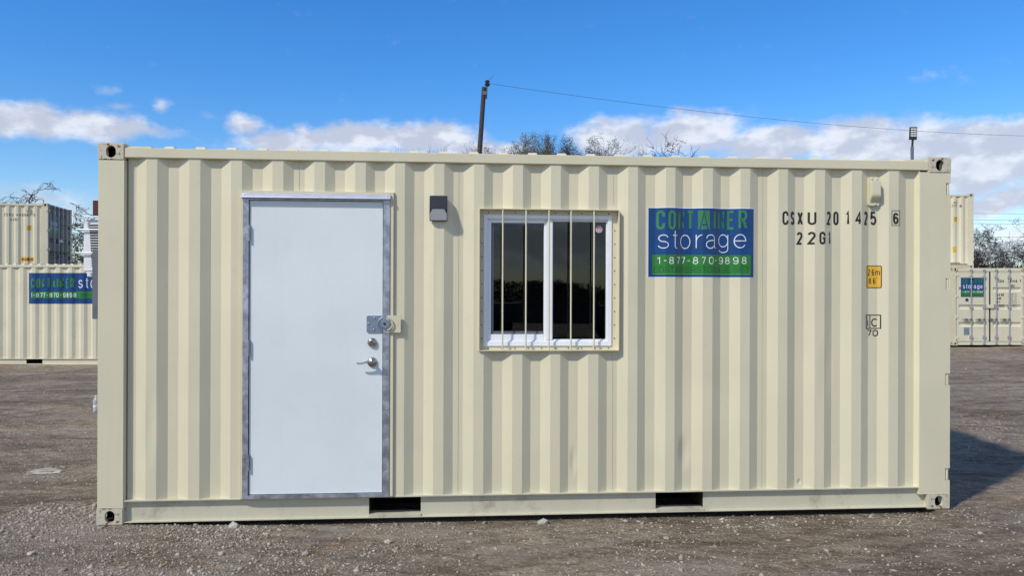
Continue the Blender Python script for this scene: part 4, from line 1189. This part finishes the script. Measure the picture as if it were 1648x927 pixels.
for py in (369.5, 407):
    zz = A(125, py)[1]; q.tube([(A(124.5, py)[0], .47, zz), (.0, .47, zz)], .011, 8); q.tube([(A(124.5, py)[0], .47, zz), (A(124.5, py)[0], 1.5, zz)], .009, 8)
q.tube([(ax0 + .08, .46, az0 - .03), (ax0 + .06, .46, az0 + .02), (-.02, .46, az0 + .03)], .009, 8)
q.build('security_cage', M['acwhite'], ac, smooth=True)
g0 = A(151, 402); g1 = A(151, 513)
MB().box(g0[0] + .03, -.0, .40, .46, g1[1], g0[1]).build('conduit_box', M['grey'], oc, .006)
MB().box(A(152.3, 330)[0], .05, .45, .60, A(152, 347)[1], A(152, 323)[1]).build('roof_stub', M['redbrown'], oc, .004)

# bottle
bx_, by_, bz_ = ground_at(156, 664)
prof = [(.0, 0), (.034, 0), (.037, .006), (.037, .05), (.034, .055), (.037, .06), (.037, .10), (.034, .105), (.037, .11), (.037, .15), (.030, .18), (.014, .20), (.014, .215)]
bt = thing('plastic_bottle', 'clear ribbed plastic bottle standing on the dirt behind the left post', 'bottle', (bx_ - .012, by_, bz_))
MB().lathe(prof, (0, 0, 0), 'z', 20).build('bottle_body', M['bottle'], bt, smooth=True)
MB().lathe([(.0, .230), (.016, .230), (.016, .212)], (0, 0, 0), 'z', 16).build('bottle_cap', M['acwhite'], bt)
MB().lathe([(.0375, .07), (.0376, .095)], (0, 0, 0), 'z', 20).build('bottle_label', M['swhite'], bt)

# ------------------------------------------------------------------ poles and wires
def pole(px, ytop, Y, px_bot, r, label, group=None):
    zt_ = CAMZ + (463.5 - ytop) / FPX * Y; x0, x1 = on_plane(px_bot, Y), on_plane(px, Y)
    zb_ = gz(x0, Y)
    # lean: the two pixel readings give the slope of the shaft
    zr = CAMZ + (463.5 - 250) / FPX * Y; k = (x1 - x0) / (zt_ - zr) if zt_ != zr else 0
    xb = x1 - k * (zt_ - zb_)
    t = thing('utility_pole', label, 'utility pole', (xb, Y, zb_), group=group)
    h = zt_ - zb_
    MB().tube([(0, 0, -.2), (k * h * .5, 0, h * .5), (k * h, 0, h)], [r * 1.35, r * 1.15, r], 14).build('shaft', M['wood'], t, smooth=True)
    b = MB(); b.tube([(k * h + .10, 0, h - .5), (k * h + .13, 0, h + .12)], .03, 8); b.box(k * h - .06, k * h + .1, -r - .03, -r + .02, h - .35, h - .2)
    b.build('bracket', M['grey'], t)
    b = MB().lathe([(.0, 0), (.10, 0), (.12, .07), (.08, .1), (.11, .2), (.05, .24), (0, .25)], (k * h + .14, 0, h + .06), 'z', 12)
    b.build('insulator', M['black'], t, smooth=True)
    MB().tube([(k * h + .12, 0, h + .25), (k * h + .3, 0, h + .40), (k * h + .42, 0, h + .52)], .012, 5).build('tie_wire', M['wire'], t)
    return t, Vector((xb + k * h + .16, Y, zb_ + h + .17))


def wire(a, b, sag, label, r=.014, name='power_line', n=40):
    a, b = Vector(a), Vector(b); pts = [a.lerp(b, i / n) - Vector((0, 0, sag * 4 * (i / n) * (1 - i / n))) for i in range(n + 1)]
    o = MB().tube(pts, r, 5).build(name, M['wire']); tag(o, label, 'cable', 'overhead cables'); return o


up, top = pole(779, 140, 33., 771.5, .098, 'weathered wooden utility pole leaning right behind the roof')
P1w = Vector((52., 56., 12.97))
up2 = thing('utility_pole', 'straight wooden pole holding the far end of the long cable beyond the right edge', 'utility pole', (52, 56, gz(52, 56)))
MB().tube([(0, 0, -.2), (0, 0, 13.5)], [.17, .11], 12).build('shaft', M['wood'], up2)
wire(top, P1w, 1.1, 'single thin cable sloping down from the leaning pole to the right', .009)
# cables far right
p3 = thing('utility_pole', 'distant pole hidden behind the container holding the low cables', 'utility pole', (27, 70, gz(27, 70)))
MB().tube([(0, 0, -.2), (0, 0, 8.6)], [.16, .11], 12).build('shaft', M['wood'], p3)
p4 = thing('utility_pole', 'distant pole past the right edge holding the low cables', 'utility pole', (75, 71, gz(75, 71)))
MB().tube([(0, 0, -.2), (0, 0, 9.0)], [.16, .11], 12).build('shaft', M['wood'], p4)
for py, lab in ((341, 'highest of the low cables above the bare trees at right'), (351.5, 'middle of the low cables above the bare trees at right'),
                (357.5, 'third low cable crossing the tree tops at right'), (379, 'lowest cable passing behind the bare trees at right')):
    zz = CAMZ + (463.5 - py) / FPX * 70
    wire((27, 70, zz + .15), (75, 71, zz + .05), .25, lab, .014)

# floodlight pole
Yl = 36.; xl = on_plane(1468, Yl); zl = CAMZ + (463.5 - 236) / FPX * Yl
fl = thing('floodlight_pole', 'slim steel pole with a square LED floodlight above the right corner', 'light pole', (xl, Yl, gz(xl, Yl)))
gl_ = zl - gz(xl, Yl)
MB().tube([(0, 0, 0), (0, 0, gl_ - .0)], [.09, .07], 12).build('pole_shaft', M['grey'], fl, smooth=True)
hz0, hz1 = CAMZ + (463.5 - 225.5) / FPX * Yl - gz(xl, Yl), CAMZ + (463.5 - 205) / FPX * Yl - gz(xl, Yl)
MB().tube([(0, 0, gl_ - .05), (.02, -.02, hz0 + .05)], .05, 8).build('tenon', M['black'], fl)
hd = MB().prism([(-.10, hz0), (-.14, hz1), (-.06, hz1 + .01), (.0, hz0 + .02)], -.165, .175, 'x').build('lamp_head', M['black'], fl, .015)
q = MB()
for r_ in range(4):
    for c_ in range(2):
        xa = -.13 + c_ * .14; u0 = .26 + r_ * .175; u1 = u0 + .12
        ya = -.10 - .04 * u0 - .008; yb = -.10 - .04 * u1 - .008
        z0_ = hz0 + (hz1 - hz0) * u0; z1_ = hz0 + (hz1 - hz0) * u1
        q.box(xa, xa + .125, min(ya, yb) - .0, .0 + max(ya, yb) + .02, z0_, z1_)
q.build('led_panel', M['led'], hd)

# ------------------------------------------------------------------ trees
def grow(seed, height, spread, upright, levels=5, leaf=0., droop=0., lean=(0, 0), twig=.006, r0=None, kids=(3, 5)):
    """returns (trunk MB, crown MB)"""
    r = random.Random(seed); tr, cr = MB(), MB()
    r0 = r0 or height * .016
    def seg(p, d, ln, rad, lev):
        n = 4 if lev < 3 else 3; pts = [p.copy()]; rs = [rad]; q = p.copy(); dd = d.copy(); sub = []
        for k in range(n):
            j = .12 + .09 * lev
            dd = (dd + Vector((r.gauss(0, j), r.gauss(0, j), r.gauss(0, j * .7) + upright * .10 - droop * .06 * lev)) + Vector((*lean, 0)) * .08).normalized()
            q = q + dd * (ln / n); pts.append(q.copy()); rs.append(max(twig * .6, rad * (1 - .55 * (k + 1) / n))); sub.append((q.copy(), dd.copy(), rs[-1]))
        (tr if lev == 0 else cr).tube(pts, rs, 7 if lev == 0 else (5 if lev < 2 else 3), 0, cap=lev < 2)
        if lev >= levels:
            if leaf:
                for _ in range(int(leaf)):
                    c = q + Vector((r.gauss(0, .12), r.gauss(0, .12), r.gauss(0, .13))); a = Vector((r.gauss(0, 1), r.gauss(0, 1), r.gauss(0, 1))).normalized()
                    b = a.orthogonal().normalized(); s_ = r.uniform(.03, .065); cr.add([c, c + a * s_, c + a * s_ * .9 + b * s_ * .5, c + b * s_ * .6], [(0, 1, 2, 3)], 1)
            return
        nk = r.randint(*kids) + (1 if lev == 0 else 0)
        for c in range(nk):
            pos, pd, prd = sub[r.randint(1 if lev == 0 else 0, n - 1)] if c else sub[-1]
            ang = R(r.uniform(22, 55)) * spread * (1 if c else .5); az_ = r.uniform(0, 6.283)
            o1 = pd.orthogonal().normalized(); o2 = pd.cross(o1); nd = (pd * math.cos(ang) + (o1 * math.cos(az_) + o2 * math.sin(az_)) * math.sin(ang)).normalized()
            seg(pos, nd, ln * r.uniform(.58, .82), max(twig, prd * r.uniform(.6, .85)), lev + 1)
    seg(Vector((0, 0, -.1)), Vector((lean[0] * .3, lean[1] * .3, 1)).normalized(), height * .34, r0, 0)
    # normalise to the wanted height
    zs = max(v[2] for v in cr.v); k = height / zs
    for m_ in (tr, cr): m_.v = [(a * k, b * k, c * k) for a, b, c in m_.v]
    return tr, cr


TM = {}
def tree(kind, px, ytop, Y, label, cat='tree', group='trees beyond the yard', rotz=0., wide=1., name='bare_tree'):
    x = on_plane(px, Y); g = gz(x, Y); h = CAMZ + (463.5 - ytop) / FPX * Y - g
    if kind not in TM:
        a, b = grow(**KINDS[kind]); lm = M['leaf2'] if kind.startswith('dark') else M['leaf']
        bk = M['bark2'] if kind.startswith('dark') else M['bark']
        TM[kind] = (a.mesh('trunk', bk, recalc=False), b.mesh('crown', [bk, lm], recalc=False), KINDS[kind]['height'])
    t = thing(name, label, cat, (x, Y, g), (0, 0, rotz), group)
    s_ = h / TM[kind][2]; t.scale = (s_ * wide, s_ * wide, s_)
    inst('trunk', TM[kind][0], t); inst('crown', TM[kind][1], t)
    return t


KINDS = {
    'bare_a': dict(seed=3, height=10, spread=1.0, upright=.5, levels=6, twig=.011, kids=(3, 4)),
    'bare_b': dict(seed=12, height=10, spread=1.15, upright=.2, levels=6, droop=.4, lean=(.6, 0), twig=.018, kids=(3, 4)),
    'leafy': dict(seed=21, height=12, spread=.62, upright=1.4, levels=5, leaf=62, twig=.016, kids=(3, 4)),
    'leafy_b': dict(seed=33, height=12, spread=.75, upright=1.0, levels=5, leaf=14, twig=.016, kids=(3, 4)),
    'dark_a': dict(seed=44, height=8, spread=1.1, upright=.3, levels=6, leaf=1, twig=.012, kids=(3, 4)),
    'dark_b': dict(seed=51, height=8, spread=1.2, upright=.1, levels=6, leaf=1, twig=.012, kids=(3, 4), droop=.3),
}
tree('bare_b', 40, 284, 58, 'bare curly tree rising over the far left stack, leaning right', rotz=0.1, wide=1.35)
tree('leafy_b', 940, 226, 60, 'thin twiggy treetop filling the gap right of the dense clump over the roof', rotz=2.2, wide=.9, name='leafy_tree')
tree('leafy_b', 820, 224, 59, 'small twiggy treetop at the left flank of the dense clump over the roof', rotz=5.6, wide=.8, name='leafy_tree')
tree('bare_a', 1004, 232, 59, 'fine bare treetop between the twin tops and the open bare one', rotz=1.6, wide=.7)
tree('bare_a', 2, 306, 62, 'bare tree at the left edge behind the far left stack', rotz=2.)
tree('bare_a', 130, 384, 60, 'thin bare tree between the far left stack and the air conditioner', rotz=1., wide=.6)
tree('bare_a', 722, 222, 58, 'bare twiggy treetop just left of the leaning pole', rotz=.4, wide=.7)
tree('bare_a', 695, 233, 60, 'faint bare treetop furthest left over the roof, near the pole', rotz=2.4, wide=.6)
tree('bare_b', 755, 236, 60, 'low bare treetop touching the leaning pole from the left', rotz=4.4, wide=.6)
tree('leafy_b', 790, 232, 58, 'small dark treetop just right of the leaning pole', rotz=1., wide=.5, name='leafy_tree')
tree('leafy', 845, 214, 58, 'leafy olive treetop standing left in the dense clump over the roof', rotz=0, wide=.9, name='leafy_tree')
tree('leafy', 878, 212, 57, 'leafy olive treetop in the middle of the dense clump over the roof', rotz=2.1, wide=.8, name='leafy_tree')
tree('leafy', 905, 206, 58, 'tallest leafy treetop on the right of the dense clump over the roof', rotz=4., wide=.8, name='leafy_tree')
tree('leafy_b', 925, 232, 59, 'thin leafy treetop fading off right of the dense clump', rotz=.7, wide=.7, name='leafy_tree')
tree('leafy_b', 962, 236, 59, 'low sparse treetop between the dense clump and the twin tops', rotz=3.7, wide=.8, name='leafy_tree')
tree('leafy_b', 990, 233, 58, 'left one of the twin low treetops right of the dense clump', rotz=5.2, wide=.6, name='leafy_tree')
tree('bare_a', 1022, 221, 58, 'open bare treetop with fine twigs standing alone towards the right', rotz=5.0, wide=.75)
tree('leafy_b', 1048, 239, 60, 'lowest treetop at the right end of the row over the roof', rotz=2.9, wide=.7, name='leafy_tree')
tree('dark_a', 1632, 346, 47, 'tallest dark bare tree at the right edge behind the container', rotz=.5, wide=.95)
tree('dark_b', 1600, 362, 50, 'spreading bare tree left of the tallest one at right', rotz=2.5, wide=.95)
tree('dark_a', 1572, 385, 52, 'lower bare tree just beside the crosswise upper container', rotz=4.1, wide=.9)
tree('dark_b', 1668, 350, 50, 'dark bare tree cut by the right edge of the view', rotz=5.5, wide=1.)


def thicket():
    rs = np.random.RandomState(5); n = 120000
    x = rs.uniform(-75, 85, n); k = vnoise(x * .35, x * 0 + 2.3, 4) * .9 + vnoise(x * 1.7, x * 0 + 7, 6) * .55
    top = 2.0 + 2.2 * k; y = 58 + rs.normal(0, 1.6, n); h = rs.uniform(0, 1, n) ** .75 * top
    ang = rs.uniform(0, 6.283, n); tl = rs.uniform(-1.2, 1.2, n); ln = rs.uniform(.12, .38, n); w = rs.uniform(.02, .09, n)
    dx, dy, dz = np.cos(ang) * np.cos(tl), np.sin(ang) * np.cos(tl), np.sin(tl)
    c = np.stack([x, y, h - .35], 1); d = np.stack([dx, dy, dz], 1) * ln[:, None]; e = np.stack([-np.sin(ang), np.cos(ang), 0 * ang], 1) * w[:, None]
    V = np.stack([c - d, c - e, c + d, c + e], 1).reshape(-1, 3).astype(np.float32)
    me = bpy.data.meshes.new('thicket'); me.vertices.add(len(V)); me.vertices.foreach_set('co', V.ravel())
    me.loops.add(len(V)); me.loops.foreach_set('vertex_index', np.arange(len(V), dtype=np.int32)); me.polygons.add(n)
    me.polygons.foreach_set('loop_start', np.arange(0, 4 * n, 4, dtype=np.int32)); me.polygons.foreach_set('loop_total', np.full(n, 4, dtype=np.int32))
    me.update(); me.materials.append(M['leaf2']); return me


o = link(bpy.data.objects.new('thicket', thicket())); o['kind'] = 'stuff'; o['label'] = 'dense dark winter brush along the far edge of the yard'; o['category'] = 'undergrowth'
o = link(bpy.data.objects.new('thicket', o.data)); o.rotation_euler = (0, 0, math.pi); o.location = (0, 8, 0); o.scale = (1, 1, .6); o['kind'] = 'stuff'
o['label'] = 'dark brush on the street side, behind the viewer'; o['category'] = 'undergrowth'

# ------------------------------------------------------------------ a pickup behind the viewer, seen only mirrored in the window
pt = thing('pickup_truck', 'dark pickup truck mirrored faintly in the right window pane', 'truck', (4.2, -13, gz(4.2, -13)), (0, 0, R(12)))
q = MB().prism([(-2.6, .55), (2.5, .5), (2.6, .95), (1.4, 1.08), (.7, 1.75), (-.7, 1.78), (-.95, 1.15), (-2.65, 1.12)], -.92, .92, 'y')
q.build('body', M['truck'], pt, .05)
MB().prism([(1.25, 1.12), (.66, 1.70), (-.62, 1.72), (-.80, 1.16)], -.935, .935, 'y').build('window', M['glass'], pt)
for xx in (-1.7, 1.7):
    for yy in (-.9, .66): MB().lathe([(.0, 0), (.22, 0), (.38, .02), (.38, .22), (0, .24)], (xx, yy, .38), 'y', 20).build('wheel', M['tyre'], pt)
